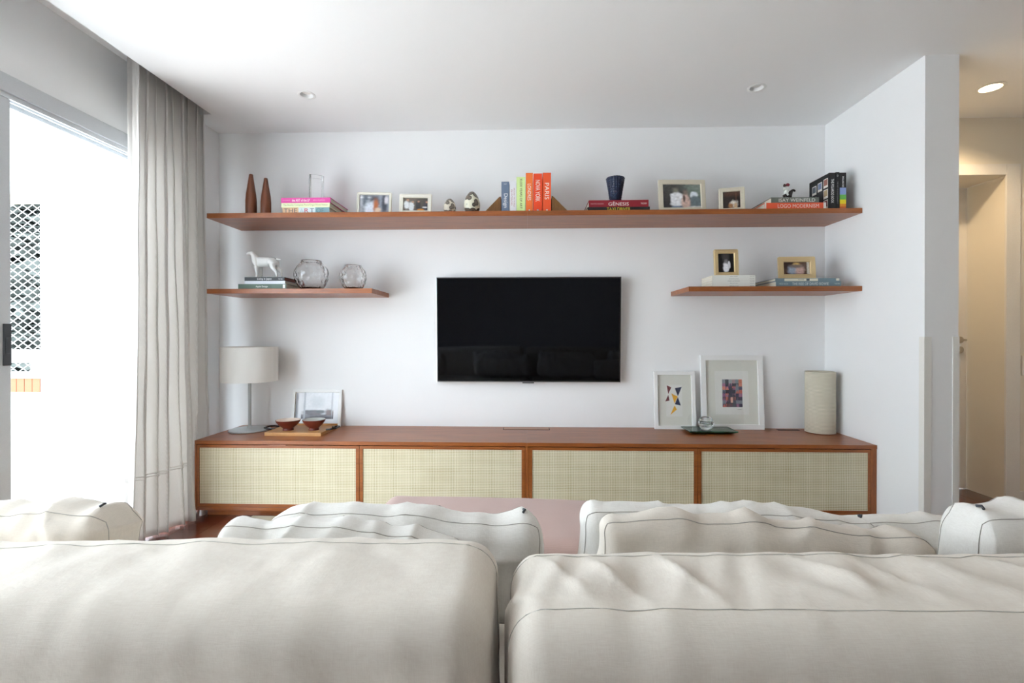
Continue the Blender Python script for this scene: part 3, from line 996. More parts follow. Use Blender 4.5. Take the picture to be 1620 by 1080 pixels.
# square glass vase on the pink stack
t = thing('glass_vase', 'clear square glass vase on the pink book stack', 'vase', (-1.408, -0.19, zpink), R(28))
def sqprof(mb, w, z):
    k = len(mb.v)
    b_ = w * 0.88
    mb.v += [(-w, -b_, z), (-b_, -w, z), (b_, -w, z), (w, -b_, z), (w, b_, z), (b_, w, z), (-b_, w, z), (-w, b_, z)]
    return list(range(k, k + 8))
gm = MB()
rr = [sqprof(gm, 0.04, 0.0), sqprof(gm, 0.042, 0.004), sqprof(gm, 0.044, 0.185), sqprof(gm, 0.038, 0.185), sqprof(gm, 0.036, 0.02)]
for a, b_ in zip(rr, rr[1:]):
    for i in range(8):
        gm.f.append((a[i], a[(i + 1) % 8], b_[(i + 1) % 8], b_[i]))
gm.f += [tuple(rr[0][::-1]), tuple(rr[-1])]
gm.build('vessel', M['glass'], t)

# photo frames
def photo_frame(label, loc, W, Hh, bw, mat, fn, rotz=0.0, lean=0.14, round_=0.008, group='small photo frames', depth=0.014, nx=44, nz=36):
    t = thing('photo_frame', label, 'photo frame', loc, rotz, group, -lean)
    w = W / 2
    def rrect(hw, z0, z1, r, y):
        pts = []
        for cx, cz, a0 in ((hw - r, z1 - r, 0), (-hw + r, z1 - r, 90), (-hw + r, z0 + r, 180), (hw - r, z0 + r, 270)):
            for k in range(5):
                a = R(a0 + 22.5 * k)
                pts.append((cx + r * math.cos(a), y, cz + r * math.sin(a)))
        return pts
    mb = MB()
    loops = [rrect(w, 0, Hh, round_, depth), rrect(w, 0, Hh, round_, 0.003), rrect(w - bw * 0.22, bw * 0.22, Hh - bw * 0.22, round_, 0.0),
             rrect(w - bw * 0.6, bw * 0.6, Hh - bw * 0.6, round_ * 0.6, 0.0035), rrect(w - bw * 0.85, bw * 0.85, Hh - bw * 0.85, round_ * 0.4, 0.001), rrect(w - bw, bw, Hh - bw, 0.002, 0.005), rrect(w - bw, bw, Hh - bw, 0.002, depth)]
    n = 20
    for lp in loops:
        mb.v += lp
    for q in range(len(loops)):
        p = (q + 1) % len(loops)
        for i in range(n):
            j = (i + 1) % n
            mb.f.append((q * n + i, q * n + j, p * n + j, p * n + i))
    mb.build('frame', mat, t, True)
    MB().box(-w + bw * 0.5, w - bw * 0.5, depth * 0.75, depth + 0.002, bw * 0.5, Hh - bw * 0.5).build('backing', M['felt'], t)
    picture('photograph', t, -w + bw * 0.95, w - bw * 0.95, bw * 0.95, Hh - bw * 0.95, depth * 0.62, fn, nx, nz)
    # easel strut: from the back of the frame down to the surface behind it
    zt_ = Hh * 0.62
    s, c = math.sin(lean), math.cos(lean)
    run = 0.055
    yb = depth + run
    zbm = yb * math.tan(lean) if lean else 0
    MB().prism([(depth + 0.002, zt_), (depth + 0.002, zt_ - 0.012), (yb - 0.004, zbm + 0.0015), (yb, zbm + 0.0015)], 'X', -W * 0.12, W * 0.12).build('easel', M['felt'], t)
    return t
lw = L3('#e8e6e2')
f1 = paintfn(lambda u, v: L3('#8d93a0').lerp(L3('#c9ccd2'), sstep(0.35, 0.0, u) * 0.6), [
    (0.12, 0.85, 0.25, 0.05, L3('#e6e9ee'), 0.5), (0.2, 0.5, 0.10, 0.7, L3('#56606b'), 0.6), (0.5, 0.55, 0.16, 0.42, L3('#4c4a4e'), 0.5),
    (0.84, 0.55, 0.09, 0.5, L3('#454a55'), 0.5), (0.9, 0.7, 0.06, 0.2, L3('#d9d4dc'), 0.5), (0.38, 0.15, 0.22, 0.42, L3('#d9dfea'), 0.5), (0.55, 0.38, 0.08, 0.34, L3('#b5683f'), 0.6), (0.62, 0.12, 0.1, 0.15, L3('#e3c9b4'), 0.5)], 0.15, 1)
photo_frame('ivory photo frame with a blue grey portrait beside the book stack', (-0.983, -0.31, Z1), 0.221, 0.150, 0.017, M['cream_frame2'], f1, R(4))
f2 = paintfn(lambda u, v: L3('#6d6259').lerp(L3('#4b453f'), sstep(0.3, 0.9, u)), [
    (0.14, 0.45, 0.10, 0.3, L3('#e6e8ea'), 0.3), (0.18, 0.83, 0.05, 0.08, L3('#b98f78'), 0.3), (0.33, 0.32, 0.10, 0.35, L3('#dfe2e4'), 0.3), (0.38, 0.68, 0.045, 0.07, L3('#b98f78'), 0.3),
    (0.6, 0.42, 0.10, 0.38, L3('#3b3a3c'), 0.3), (0.62, 0.72, 0.045, 0.07, L3('#b98f78'), 0.3), (0.93, 0.4, 0.10, 0.36, L3('#434247'), 0.3), (0.95, 0.68, 0.045, 0.07, L3('#b98f78'), 0.3), (0.7, 0.04, 0.14, 0.12, L3('#cc8740'), 0.3), (0.88, 0.28, 0.10, 0.05, L3('#e2e2e2'), 0.3)], 0.1, 2)
photo_frame('ivory photo frame showing a row of four people', (-0.716, -0.31, Z1), 0.207, 0.136, 0.026, M['cream_frame2'], f2, R(3))
f3 = paintfn(lambda u, v: (L3('#3a3638').lerp(L3('#6e7a70'), sstep(0.3, 0.8, u * 0.5 + v * 0.5))).lerp(L3('#8e9792'), 0.5 * sstep(0.55, 0.9, u) * sstep(0.55, 0.8, v)), [
    (0.3, 0.8, 0.25, 0.5, L3('#4a4a48'), 0.7), (0.82, 0.55, 0.10, 0.14, L3('#e9eff5'), 0.25), (0.84, 0.25, 0.16, 0.25, L3('#6d7a80'), 0.3), (0.36, 0.36, 0.17, 0.30, L3('#f0f1f4'), 0.15), (0.36, 0.02, 0.15, 0.07, L3('#77889e'), 0.3),
    (0.34, 0.74, 0.07, 0.10, L3('#7f7d70'), 0.7), (0.6, 0.26, 0.11, 0.3, L3('#d8b9ac'), 0.3), (0.6, 0.66, 0.06, 0.10, L3('#84756c'), 0.7), (0.56, 0.4, 0.03, 0.14, L3('#5c4640'), 0.4), (0.85, 0.02, 0.2, 0.06, L3('#d8d5cf'), 0.3)], 0.35, 3)
photo_frame('large silvery photo frame with a couple in white on the top shelf', (0.972, -0.31, Z1), 0.296, 0.212, 0.030, M['cream_frame'], f3, R(2), 0.12)
f4 = paintfn(lambda u, v: L3('#2e2220').lerp(L3('#5a3d30'), sstep(0.6, 0.9, v) * 0.6), [(0.62, 0.25, 0.2, 0.2, L3('#e6dfd2'), 0.4), (0.45, 0.15, 0.13, 0.14, L3('#a8774e'), 0.4), (0.72, 0.1, 0.1, 0.2, L3('#d5b48e'), 0.4), (0.75, 0.7, 0.02, 0.4, L3('#6b4a3a'), 0.5)], 0.3, 4)
photo_frame('small upright silvery photo frame with a dark photograph', (1.275, -0.31, Z1), 0.152, 0.160, 0.026, M['cream_frame'], f4, R(-14), 0.16)
f5 = paintfn(L3('#0d0b0d'), [(0.5, 0.85, 0.22, 0.25, L3('#3a3838'), 0.8), (0.45, 0.45, 0.10, 0.10, L3('#8a8a90'), 0.6), (0.5, 0.25, 0.17, 0.25, L3('#e8e8ee'), 0.3), (0.68, 0.40, 0.08, 0.2, L3('#d4d4da'), 0.3), (0.5, 0.58, 0.10, 0.1, L3('#77757a'), 0.7)], 0.2, 5)
photo_frame('upright gold photo frame on the white paperback stack', (1.252, -0.29, Z3 + 0.0731), 0.149, 0.172, 0.027, M['gold'], f5, R(-3), 0.10)
f6 = paintfn(lambda u, v: L3('#5a4236').lerp(L3('#cfc4b4'), sstep(0.86, 0.92, u)), [(0.2, 0.7, 0.2, 0.3, L3('#3a2a24'), 0.6), (0.5, 0.8, 0.12, 0.12, L3('#e0b76a'), 0.5), (0.35, 0.35, 0.18, 0.3, L3('#9aa3b4'), 0.4), (0.62, 0.35, 0.16, 0.32, L3('#c9a59a'), 0.4), (0.48, 0.66, 0.25, 0.14, L3('#7a6a62'), 0.7)], 0.3, 6)
photo_frame('landscape gold photo frame on the blue grey books', (1.689, -0.29, Z3 + 0.0513), 0.225, 0.145, 0.034, M['gold'], f6, R(-2), 0.10)

# eggs
for lab, x, r, h, mt in (('small dark speckled egg ornament', -0.499, 0.041, 0.108, 'egg1'), ('large painted egg ornament with dark blotches', -0.356, 0.053, 0.152, 'egg2')):
    t = thing('egg_ornament', lab, 'ornament', (x, -0.28, Z1), 0, 'egg ornaments')
    prof = []
    for i in range(25):
        a = math.pi * i / 24
        z = (1 - math.cos(a)) / 2
        rr_ = math.sin(a) * (1.0 - 0.16 * (z - 0.42) * 2) * (1 - 0.05 * z)
        prof.append((0 if i in (0, 24) else r * rr_, h * z))
    prof = [(p[0], max(p[1], 0.004) - 0.004) for p in prof]
    MB().lathe(prof, 32).build('shell', M[mt], t, 'all')
    MB().lathe([(0, 0), (r * 0.42, 0), (r * 0.46, 0.006), (r * 0.4, 0.008), (0, 0.008)], 24).build('base_ring', M['turned'], t, True)

# ribbed blue vase on the red book
t = thing('ribbed_vase', 'dark blue ribbed vase flaring upward on the red book', 'vase', (0.564, -0.24, Z1 + 0.069))
prof = [(0, 0), (0.030, 0)]
n = 11
for i in range(n):
    z0 = 0.004 + i * 0.0148
    r0 = 0.031 + 0.0255 * ((i + 0.5) / n) ** 1.05
    prof += [(r0 - 0.005, z0), (r0 + 0.001, z0 + 0.004), (r0 + 0.004, z0 + 0.0115), (r0 - 0.004, z0 + 0.0138)]
prof += [(0.056, 0.168), (0.052, 0.168), (0.045, 0.11), (0.028, 0.012), (0, 0.01)]
vm = MB().lathe(prof, 100)
vm.v = [(x * (1 + 0.03 * math.cos(20 * math.atan2(y, x))), y * (1 + 0.03 * math.cos(20 * math.atan2(y, x))), z) for x, y, z in vm.v]
vm.build('vessel', M['bluevase'], t, True)

# skinned figures
def skinned(name, joints, edges, mat, parent, sub=2):
    me = bpy.data.meshes.new(name)
    SC = 25.0
    me.from_pydata([(j[0] * SC, j[1] * SC, j[2] * SC) for j in joints], edges, [])
    ob = bpy.data.objects.new(name, me)
    COL.objects.link(ob)
    ob.modifiers.new('skin', 'SKIN')
    for i, j in enumerate(joints):
        r_ = j[3]
        me.skin_vertices[0].data[i].radius = (r_ * SC, r_ * SC)
        me.skin_vertices[0].data[i].use_root = (i == 0)
    s_ = ob.modifiers.new('sub', 'SUBSURF')
    s_.levels = s_.render_levels = sub
    dg = bpy.context.evaluated_depsgraph_get()
    m2 = bpy.data.meshes.new_from_object(ob.evaluated_get(dg))
    bpy.data.objects.remove(ob)
    m2.name = name
    m2.transform(Matrix.Scale(1 / SC, 4))
    m2.materials.clear()
    m2.materials.append(mat)
    m2.polygons.foreach_set('use_smooth', [True] * len(m2.polygons))
    o = bpy.data.objects.new(name, m2)
    COL.objects.link(o)
    o.parent = parent
    return o
K = 0.0003126
def cp(cx, cy, y, r):
    return ((cx - 540) * K, y, (706 - cy) * K + 0.004, r * K * (1.4 if r > 30 else 1.55))
dog = thing('dog_figurine', 'white porcelain pointer dog standing on the book stack', 'figurine', (-1.725, -0.25, zdog))
J = [cp(520, 365, 0, 84), cp(410, 365, 0, 86), cp(335, 290, 0, 52), cp(300, 215, 0, 40), cp(275, 180, 0, 44), cp(215, 190, 0, 31), cp(150, 200, 0, 22),
     cp(640, 355, 0, 72), cp(730, 350, 0, 72), cp(775, 308, 0, 20), cp(830, 308, 0, 13), cp(880, 320, 0, 8)]
E_ = [(0, 1), (1, 2), (2, 3), (3, 4), (4, 5), (5, 6), (0, 7), (7, 8), (8, 9), (9, 10), (10, 11)]
for (pts, y, at0) in (([(385, 440, 44), (395, 520, 27), (405, 600, 19), (405, 672, 17), (362, 688, 13)], -0.017, 1), ([(410, 440, 44), (430, 520, 27), (432, 600, 19), (432, 668, 17), (400, 684, 13)], 0.017, 1),
                      ([(735, 410, 56), (735, 480, 40), (815, 570, 20), (828, 672, 15), (800, 690, 13)], -0.017, 8), ([(755, 410, 56), (770, 480, 38), (865, 565, 20), (875, 672, 15), (850, 690, 13)], 0.017, 8)):
    last = at0
    for (cx, cy, r_) in pts:
        J.append(cp(cx, cy, y, r_))
        E_.append((last, len(J) - 1))
        last = len(J) - 1
skinned('body', J, E_, M['porcelain'], dog)
for sy in (-1, 1):
    e = MB().ellipsoid((0, 0, 0), (0.009, 0.0035, 0.017), 12, 8)
    rot = Matrix.Rotation(R(-12), 3, 'Y')
    e.v = [tuple(rot @ Vector(p) + Vector(((310 - 540) * K, sy * 0.0125, (706 - 205) * K))) for p in e.v]
    e.build('ear', M['porcelain'], dog, 'all')
MB().box((300 - 540) * K, (885 - 540) * K, -0.03, 0.03, 0, 0.0055, 0.0015).build('plinth', M['porcelain'], dog)

# toy rider
toy = thing('toy_rider', 'small toy rider in white with a dark red cap on a brown horse', 'figurine', (1.632, -0.29, zis))
K2 = 0.0039 / 21.6
def tp(cx, cy, y, r):
    return ((cx - 500) * K2, y, (600 - cy) * K2 + 0.022, r * K2 * 1.4)
J = [tp(450, 545, 0, 62), tp(555, 520, 0, 62), tp(585, 440, 0, 42), tp(650, 375, 0, 30), tp(725, 445, 0, 22), tp(345, 545, 0, 58), tp(305, 600, 0, 20)]
E_ = [(0, 1), (1, 2), (2, 3), (3, 4), (0, 5), (5, 6)]
for cx, at0 in ((340, 5), (560, 1)):
    for y in (-0.006, 0.006):
        J.append(tp(cx, 620, y, 22)); E_.append((at0, len(J) - 1))
        J.append(tp(cx, 715, y, 18)); E_.append((len(J) - 2, len(J) - 1))
o = skinned('horse', J, E_, cmat('#2a1c18', 0.5), toy)
rid = skinned('rider', [tp(430, 470, 0, 55), tp(425, 380, 0, 60), tp(445, 310, 0, 34), tp(455, 265, 0, 44), tp(330, 370, -0.008, 28), tp(335, 290, -0.008, 22), tp(400, 520, -0.012, 30), tp(450, 600, -0.013, 24), tp(400, 520, 0.012, 30), tp(450, 600, 0.013, 24)],
              [(0, 1), (1, 2), (2, 3), (1, 4), (4, 5), (0, 6), (6, 7), (0, 8), (8, 9)], cmat('#e6e8e2', 0.6), toy)
MB().ellipsoid(tp(462, 215, 0, 0)[:3], (0.0115, 0.0105, 0.011), 16, 10).box(tp(462, 0, 0, 0)[0], tp(535, 0, 0, 0)[0], -0.006, 0.006, tp(0, 222, 0, 0)[2], tp(0, 205, 0, 0)[2], 0.001).build('cap', cmat('#7c1f2e', 0.5), toy, True)
MB().ellipsoid(tp(335, 250, -0.008, 0)[:3], (0.008, 0.007, 0.011), 12, 8).build('raised_bundle', cmat('#4a2f28', 0.7), toy, True)

# hammered glass bowls on the left shelf
def hammered(label, x, r, h, mouth):
    t = thing('glass_bowl', label, 'vase', (x, -0.25, Z2), 0, 'hammered glass bowls')
    outer = []
    for i in range(22):
        s = i / 21
        z = h * s
        w = math.sin(math.pi * (0.16 + 0.66 * s)) ** 0.8
        w0, w1 = math.sin(math.pi * 0.16) ** 0.8, math.sin(math.pi * 0.82) ** 0.8
        rr_ = r * w
        if s > 0.75:
            rr_ = rr_ * (1 - sstep(0.75, 1.0, s)) + (r * mouth) * sstep(0.75, 1.0, s) if rr_ > r * mouth else r * mouth
        outer.append((rr_, z))
    inner = [(max(0.001, q[0] - 0.006), max(0.014, q[1])) for q in outer[::-1]]
    prof = [(0, 0)] + [(outer[0][0] * 0.8, 0)] + outer + inner + [(0, 0.014)]
    mb = MB().lathe(prof, 72)
    out = []
    for p in mb.v:
        q = Vector(p)
        rad = math.hypot(q.x, q.y)
        k = 0
        if rad > 0.01 and 0.012 < q.z < h * 0.92:
            a = math.atan2(q.y, q.x)
            d, pts = noise.voronoi(Vector((math.cos(a) * 1.7, math.sin(a) * 1.7, q.z * 24)) * 1.35)
            k = -0.016 * (1 - sstep(0, 0.6, d[0])) + 0.006
        f = 1 + k / max(rad, 0.02)
        out.append((q.x * f, q.y * f, q.z))
    mb.v = out
    mb.build('vessel', M['smoke'], t, 'all')
hammered('larger hammered clear glass bowl vase beside the stacked books', -1.413, 0.103, 0.192, 0.62)
hammered('smaller hammered clear glass bowl vase near the shelf end', -1.138, 0.081, 0.160, 0.66)

# ================================================================== ON THE SIDEBOARD
# lamp
t = thing('table_lamp', 'table lamp with white drum shade and grey metal stem', 'lamp', (-1.868, -0.178, ZT))
MB().lathe([(0, 0), (0.126, 0), (0.128, 0.004), (0.124, 0.009), (0.05, 0.014), (0.018, 0.018), (0.011, 0.03), (0, 0.03)], 48).build('base', M['lampmetal'], t, True)
MB().lathe([(0, 0.02), (0.010, 0.02), (0.010, 0.50), (0, 0.50)], 20).build('pole', M['lampmetal'], t, True)
MB().lathe([(0.173, 0.330), (0.1745, 0.330), (0.1745, 0.560), (0.173, 0.560), (0.173, 0.330)], 64).build('shade', M['shade'], t, True)
sp_ = MB()
for k in range(3):
    a = 2 * math.pi * k / 3 + 0.4
    sp_.tube([(0, 0, 0.50), (0.172 * math.cos(a), 0.172 * math.sin(a), 0.545)], 0.0018, 6)
sp_.build('shade_spider', M['lampmetal'], t, True)
MB().ellipsoid((0, 0, 0.465), (0.028, 0.028, 0.036)).build('bulb', M['porcelain'], t, 'all')
MB().tube([(0.12, 0.03, 0.004), (0.16, 0.07, 0.004), (0.2, 0.10, 0.004), (0.21, 0.14, 0.004), (0.19, 0.17, 0.004)], 0.003, 6).build('cable', M['dkplastic'], t, True)

# leaning white frames
def art_frame(label, loc, W, Hh, bw, lean, depth=0.02, rotz=0.0):
    t = thing('framed_picture', label, 'framed picture', loc, rotz, 'white framed pictures leaning on the wall', -lean)
    w = W / 2
    mb = MB()
    mb.box(-w, w, 0, depth, 0, bw, 0.0012).box(-w, w, 0, depth, Hh - bw, Hh, 0.0012).box(-w, -w + bw, 0, depth, bw, Hh - bw, 0.0012).box(w - bw, w, 0, depth, bw, Hh - bw, 0.0012)
    mb.build('frame', M['whiteframe'], t)
    MB().box(-w + bw * 0.6, w - bw * 0.6, 0.012, 0.017, bw * 0.6, Hh - bw * 0.6).build('passepartout', M['mat_card'], t)
    return t
# small geometric print
t = art_frame('small white frame with red, navy and yellow triangles', (1.005, -0.058, ZT), 0.278, 0.392, 0.024, 0.085)
MB().box(-0.058, 0.052, 0.0112, 0.0122, 0.085, 0.30).build('print_sheet', M['mat_card2'], t)
def tri(parent, pts, col, y=0.0108):
    MB().prism(pts, 'Y', y, y + 0.0004).build('printed_shape', cmat(col), parent)
fx = lambda cx: (cx - 375) / 1600 * 0.86 + 0.0
fz = lambda cy: (985 - cy) / 1600 * 0.87
for pts, c in (([(280, 440), (338, 465), (297, 548)], '#6e1420'), ([(297, 560), (312, 630), (258, 640)], '#6e1420'), ([(382, 475), (470, 458), (418, 575)], '#1f2c55'), ([(418, 588), (452, 692), (376, 676)], '#1f2c55'),
               ([(336, 540), (414, 580), (374, 666)], '#f0b420'), ([(374, 690), (400, 742), (318, 808)], '#f0b420')):
    tri(t, [(fx(a), fz(b_)) for a, b_ in pts], c)
picture_g = MB().box(-0.116, 0.116, 0.0085, 0.0095, 0.023, 0.369).build('glazing', M['pane'], t)
# large framed abstract print
t = art_frame('large white frame with a small purple and orange abstract print', (1.392, -0.056, ZT), 0.418, 0.502, 0.034, 0.068)
MB().box(-0.113, 0.113, 0.0112, 0.0122, 0.10, 0.395).build('print_sheet', M['mat_card2'], t)
random.seed(3)
pal = ['#3a3350', '#8d5a86', '#c96a5c', '#4d4a66', '#a3708f', '#d98a78', '#2b2a3e', '#7d8794']
cells = [[random.choice(pal) for _ in range(6)] for _ in range(8)]
def fabs(u, v):
    i, j = min(5, int(u * 6)), min(7, int(v * 8))
    w = (u * 6) % 1
    h = (v * 8) % 1
    c = L3(cells[j][i])
    if abs(w - 0.5) < (1 - h) * 0.5 and (i + j) % 2 == 0:
        c = L3(cells[(j + 3) % 8][(i + 1) % 6])
    if abs(u - 0.45) < 0.3 * (1 - v) * 0.9 and v < 0.7:
        c = c.lerp(L3('#2f3345'), 0.75)
    if v > 0.86:
        c = L3(('#8b939b', '#38404a', '#9aa2a6', '#a98b8f', '#7f8d92', '#cf7a60')[i])
    if 0.4 < u < 0.53 and 0.16 < v < 0.36:
        c = L3('#e6b3a4')
    return c
picture('print_image', t, -0.064, 0.070, 0.150, 0.338, 0.0105, fabs, 60, 80)
MB().tube([(0.036, 0.0108, 0.132), (0.042, 0.0108, 0.137), (0.044, 0.0108, 0.131), (0.05, 0.0108, 0.136), (0.058, 0.0108, 0.134), (0.064, 0.0108, 0.137)], 0.0007, 5).build('signature', cmat('#77786f'), t)
MB().box(-0.176, 0.176, 0.0085, 0.0095, 0.033, 0.469).build('glazing', M['pane'], t)
# small interior photograph behind the bowls
t = art_frame('small white frame with a bright interior photograph behind the tray', (-1.478, -0.049, ZT), 0.350, 0.258, 0.020, 0.13)
f7 = paintfn(lambda u, v: L3('#eceef2'), [(0.02, 0.5, 0.03, 0.6, L3('#8b8d94'), 0.4), (0.28, 0.6, 0.05, 0.5, L3('#cfd2d8'), 0.4), (0.62, 0.58, 0.18, 0.2, L3('#d5d9df'), 0.5), (0.86, 0.7, 0.03, 0.35, L3('#c6c9d0'), 0.4)], 0.02, 8)
picture('photograph', t, -0.152, 0.150, 0.022, 0.236, 0.0112, f7, 40, 30)
f8 = paintfn(lambda u, v: L3('#e4e6ea').lerp(L3('#4f4a52'), 1 - sstep(0.14, 0.2, v)), [(0.35, 0.24, 0.32, 0.10, L3('#4a3a42'), 0.3), (0.6, 0.27, 0.12, 0.06, L3('#38373d'), 0.3), (0.88, 0.22, 0.13, 0.14, L3('#6f5550'), 0.3), (0.5, 0.11, 0.6, 0.03, L3('#77757d'), 0.5), (0.5, 0.62, 0.2, 0.2, L3('#cfd4d8'), 0.6), (0.1, 0.6, 0.03, 0.6, L3('#aeb2ba'), 0.4), (0.95, 0.6, 0.02, 0.5, L3('#b5b8bf'), 0.4)], 0.08, 9)
picture('photograph_inset', t, -0.112, 0.118, 0.054, 0.238, 0.0108, f8, 44, 36)

# tray with bowls
t = thing('serving_tray', 'light wooden serving tray with black handles under two bowls', 'tray', (-1.486, -0.36, ZT))
MB().box(-0.182, 0.182, 0, 0.27, 0, 0.022, 0.002).build('board', M['bamboo'], t)
MB().box(-0.182, 0.182, 0.262, 0.27, 0.022, 0.032, 0.001).build('rim', M['bamboo'], t)
for sx in (-1, 1):
    x0 = sx * 0.180
    MB().tube([(x0, 0.085, 0.026), (x0 + sx * 0.03, 0.08, 0.030), (x0 + sx * 0.055, 0.10, 0.032), (x0 + sx * 0.055, 0.165, 0.032), (x0 + sx * 0.03, 0.185, 0.030), (x0, 0.18, 0.026)], 0.006, 8).build('handle', M['black'], t, True)
def bowl(label, x, y, r, h, foot, mt, tilt):
    t = thing('clay_bowl', label, 'bowl', (x, y, ZT + 0.0222), 0, 'clay bowls on the tray')
    t.rotation_euler = (0, 0, 0)
    MB().lathe([(0, 0.004), (foot * 0.8, 0.004), (foot * 0.85, 0), (foot, 0), (foot * 0.92, h * 0.2), (r * 0.72, h * 0.5), (r * 0.94, h * 0.82), (r, h), (r * 0.975, h * 1.0)], 48).build('outside', M['bowl'], t, True)
    MB().lathe([(r * 0.975, h), (r * 0.9, h * 0.8), (r * 0.62, h * 0.46), (0, h * 0.3)], 48).build('glazed_inside', M[mt], t, True)
bowl('red clay bowl with pale pink inside, nearer the lamp', -1.558, -0.272, 0.077, 0.066, 0.034, 'bowlin', 0)
bowl('red clay bowl with grey glazed inside, nearer the tray end', -1.392, -0.262, 0.072, 0.068, 0.032, 'bowlin2', 0)

# green stone tray and glass votive
t = thing('stone_tray', 'dark green marble tray in front of the framed prints', 'tray', (1.192, -0.152, ZT))
sm = MB()
sm.v = [(-0.12, -0.055, 0), (0.12, -0.055, 0), (0.12, 0.055, 0), (-0.12, 0.055, 0), (-0.155, -0.085, 0.016), (0.155, -0.085, 0.016), (0.155, 0.085, 0.016), (-0.155, 0.085, 0.016),
        (-0.155, -0.085, 0.022), (0.155, -0.085, 0.022), (0.155, 0.085, 0.022), (-0.155, 0.085, 0.022), (-0.14, -0.07, 0.0195), (0.14, -0.07, 0.0195), (0.14, 0.07, 0.0195), (-0.14, 0.07, 0.0195)]
sm.f = [(3, 2, 1, 0)] + [(a + i, a + (i + 1) % 4, a + 4 + (i + 1) % 4, a + 4 + i) for a in (0, 4, 8) for i in range(4)] + [(12, 13, 14, 15)]
sm.build('slab', M['stone'], t)
t = thing('glass_votive', 'small round cut glass votive on the green tray', 'candle holder', (1.174, -0.15, ZT + 0.0196))
prof = [(0, 0), (0.022, 0)]
for i in range(15):
    a = -1.05 + 2.0 * i / 14
    prof.append((0.049 * math.cos(a) + (0.0014 if i % 2 else 0), 0.042 + 0.0475 * math.sin(a)))
prof += [(0.024, 0.078), (0.034, 0.055), (0.03, 0.03), (0, 0.022)]
MB().lathe(prof, 24).build('vessel', M['glass'], t)

# ceramic cylinder
t = thing('cylinder_vase', 'tall beige textured ceramic cylinder vase at the sideboard end', 'vase', (1.916, -0.140, ZT))
MB().lathe([(0, 0), (0.085, 0), (0.088, 0.004), (0.087, 0.2), (0.0875, 0.40), (0.082, 0.402), (0.08, 0.39), (0.08, 0.03), (0, 0.03)], 56).build('vessel', M['textured_ceramic'], t, True)
MB().lathe([(0.0882, 0.0), (0.0888, 0.003), (0.0882, 0.006)], 56).build('foot_ring', M['turned'], t, True)

# ================================================================== OTTOMAN, RUG, SOFA
o = MB().box(-1.66, 1.75, -2.75, -0.505, 0.0005, 0.011, 0.003).build('rug', M['rug'])  # unseen stretch under the sofa added to bounce light up to the ceiling
tag(o, 'beige woven wool rug under the pink ottoman', 'rug')

def soft_box(hw, hd, hh, r, n, crown=(0, 0, 0), wr=0.0, seed=0, fold=None, sag=0.0, tri_=1.0):
    """rounded, crowned, wrinkled block; returns surface function and mesh"""
    h = Vector((hw, hd, hh))
    def S(a, b_, c, off=0.0):
        p = Vector((a * hw, b_ * hd, c * hh))
        q = Vector([max(-(h[i] - r), min(h[i] - r, p[i])) for i in range(3)])
        d = p - q
        if d.length < 1e-9:
            d = Vector((a, b_, c))
        d.normalize()
        s = q + d * r
        u = [s[i] / h[i] for i in range(3)]
        s.y += crown[1] * u[1] * (1 - u[0] ** 2) * (1 - u[2] ** 2)
        s.z += crown[2] * u[2] * (1 - u[0] ** 2) * (1 - u[1] ** 2 * 0.6)
        s.x += crown[0] * u[0] * (1 - u[1] ** 2) * (1 - u[2] ** 2)
        if sag and u[2] > 0:
            s.z += sag * u[2] * (math.sin(u[0] * 2.6 + seed) * 0.6 + noise.noise(Vector((u[0] * 1.7, seed * 3.1, 0))))
        if wr:
            w = noise.noise(Vector((s.x * 9 + seed, s.y * 5, s.z * 6))) * 0.55 + noise.noise(Vector((s.x * 21, s.y * 8 + seed, s.z * 13))) * 0.3
            s += d * wr * w
            if not fold:
                s += d * wr * 0.45 * ((1 - abs(noise.noise(Vector((s.x * 7 + seed, s.y * 3, s.z * 7 - s.x * 3))))) ** 6 - 0.25)
        if fold:
            s += d * fold(s, u)
        return s + d * off
    mb = MB()
    idx = {}
    def vid(a, b_, c):
        k = (round(a, 5), round(b_, 5), round(c, 5))
        if k not in idx:
            idx[k] = len(mb.v)
            mb.v.append(tuple(S(a, b_, c)))
        return idx[k]
    def warp(t):
        return math.copysign(abs(t) ** 0.8, t) if t else 0.0
    dims = {'x': n[0], 'y': n[1], 'z': n[2]}
    for ax in range(3):
        u_, v_ = [(1, 2), (0, 2), (0, 1)][ax]
        nu, nv = n[u_], n[v_]
        for sgn in (-1, 1):
            for i in range(nu):
                for j in range(nv):
                    cs = []
                    for (di, dj) in ((0, 0), (1, 0), (1, 1), (0, 1)):
                        p = [0, 0, 0]
                        p[ax] = sgn
                        p[u_] = warp(-1 + 2 * (i + di) / nu)
                        p[v_] = warp(-1 + 2 * (j + dj) / nv)
                        cs.append(vid(*p))
                    mb.f.append(tuple(cs))
    return S, mb

def loop_path(S, b_, steps=60, off=0.0012, f=0.96):
    """seam following the outline of the cushion at depth parameter b_"""
    pts = []
    for (a0, c0, a1, c1) in ((-1, -1, 1, -1), (1, -1, 1, 1), (1, 1, -1, 1), (-1, 1, -1, -1)):
        m_ = steps if a0 != a1 else max(12, steps // 2)
        for k in range(m_):
            t_ = k / m_
            pts.append(S(a0 + (a1 - a0) * t_, b_, c0 + (c1 - c0) * t_, off))
    return pts

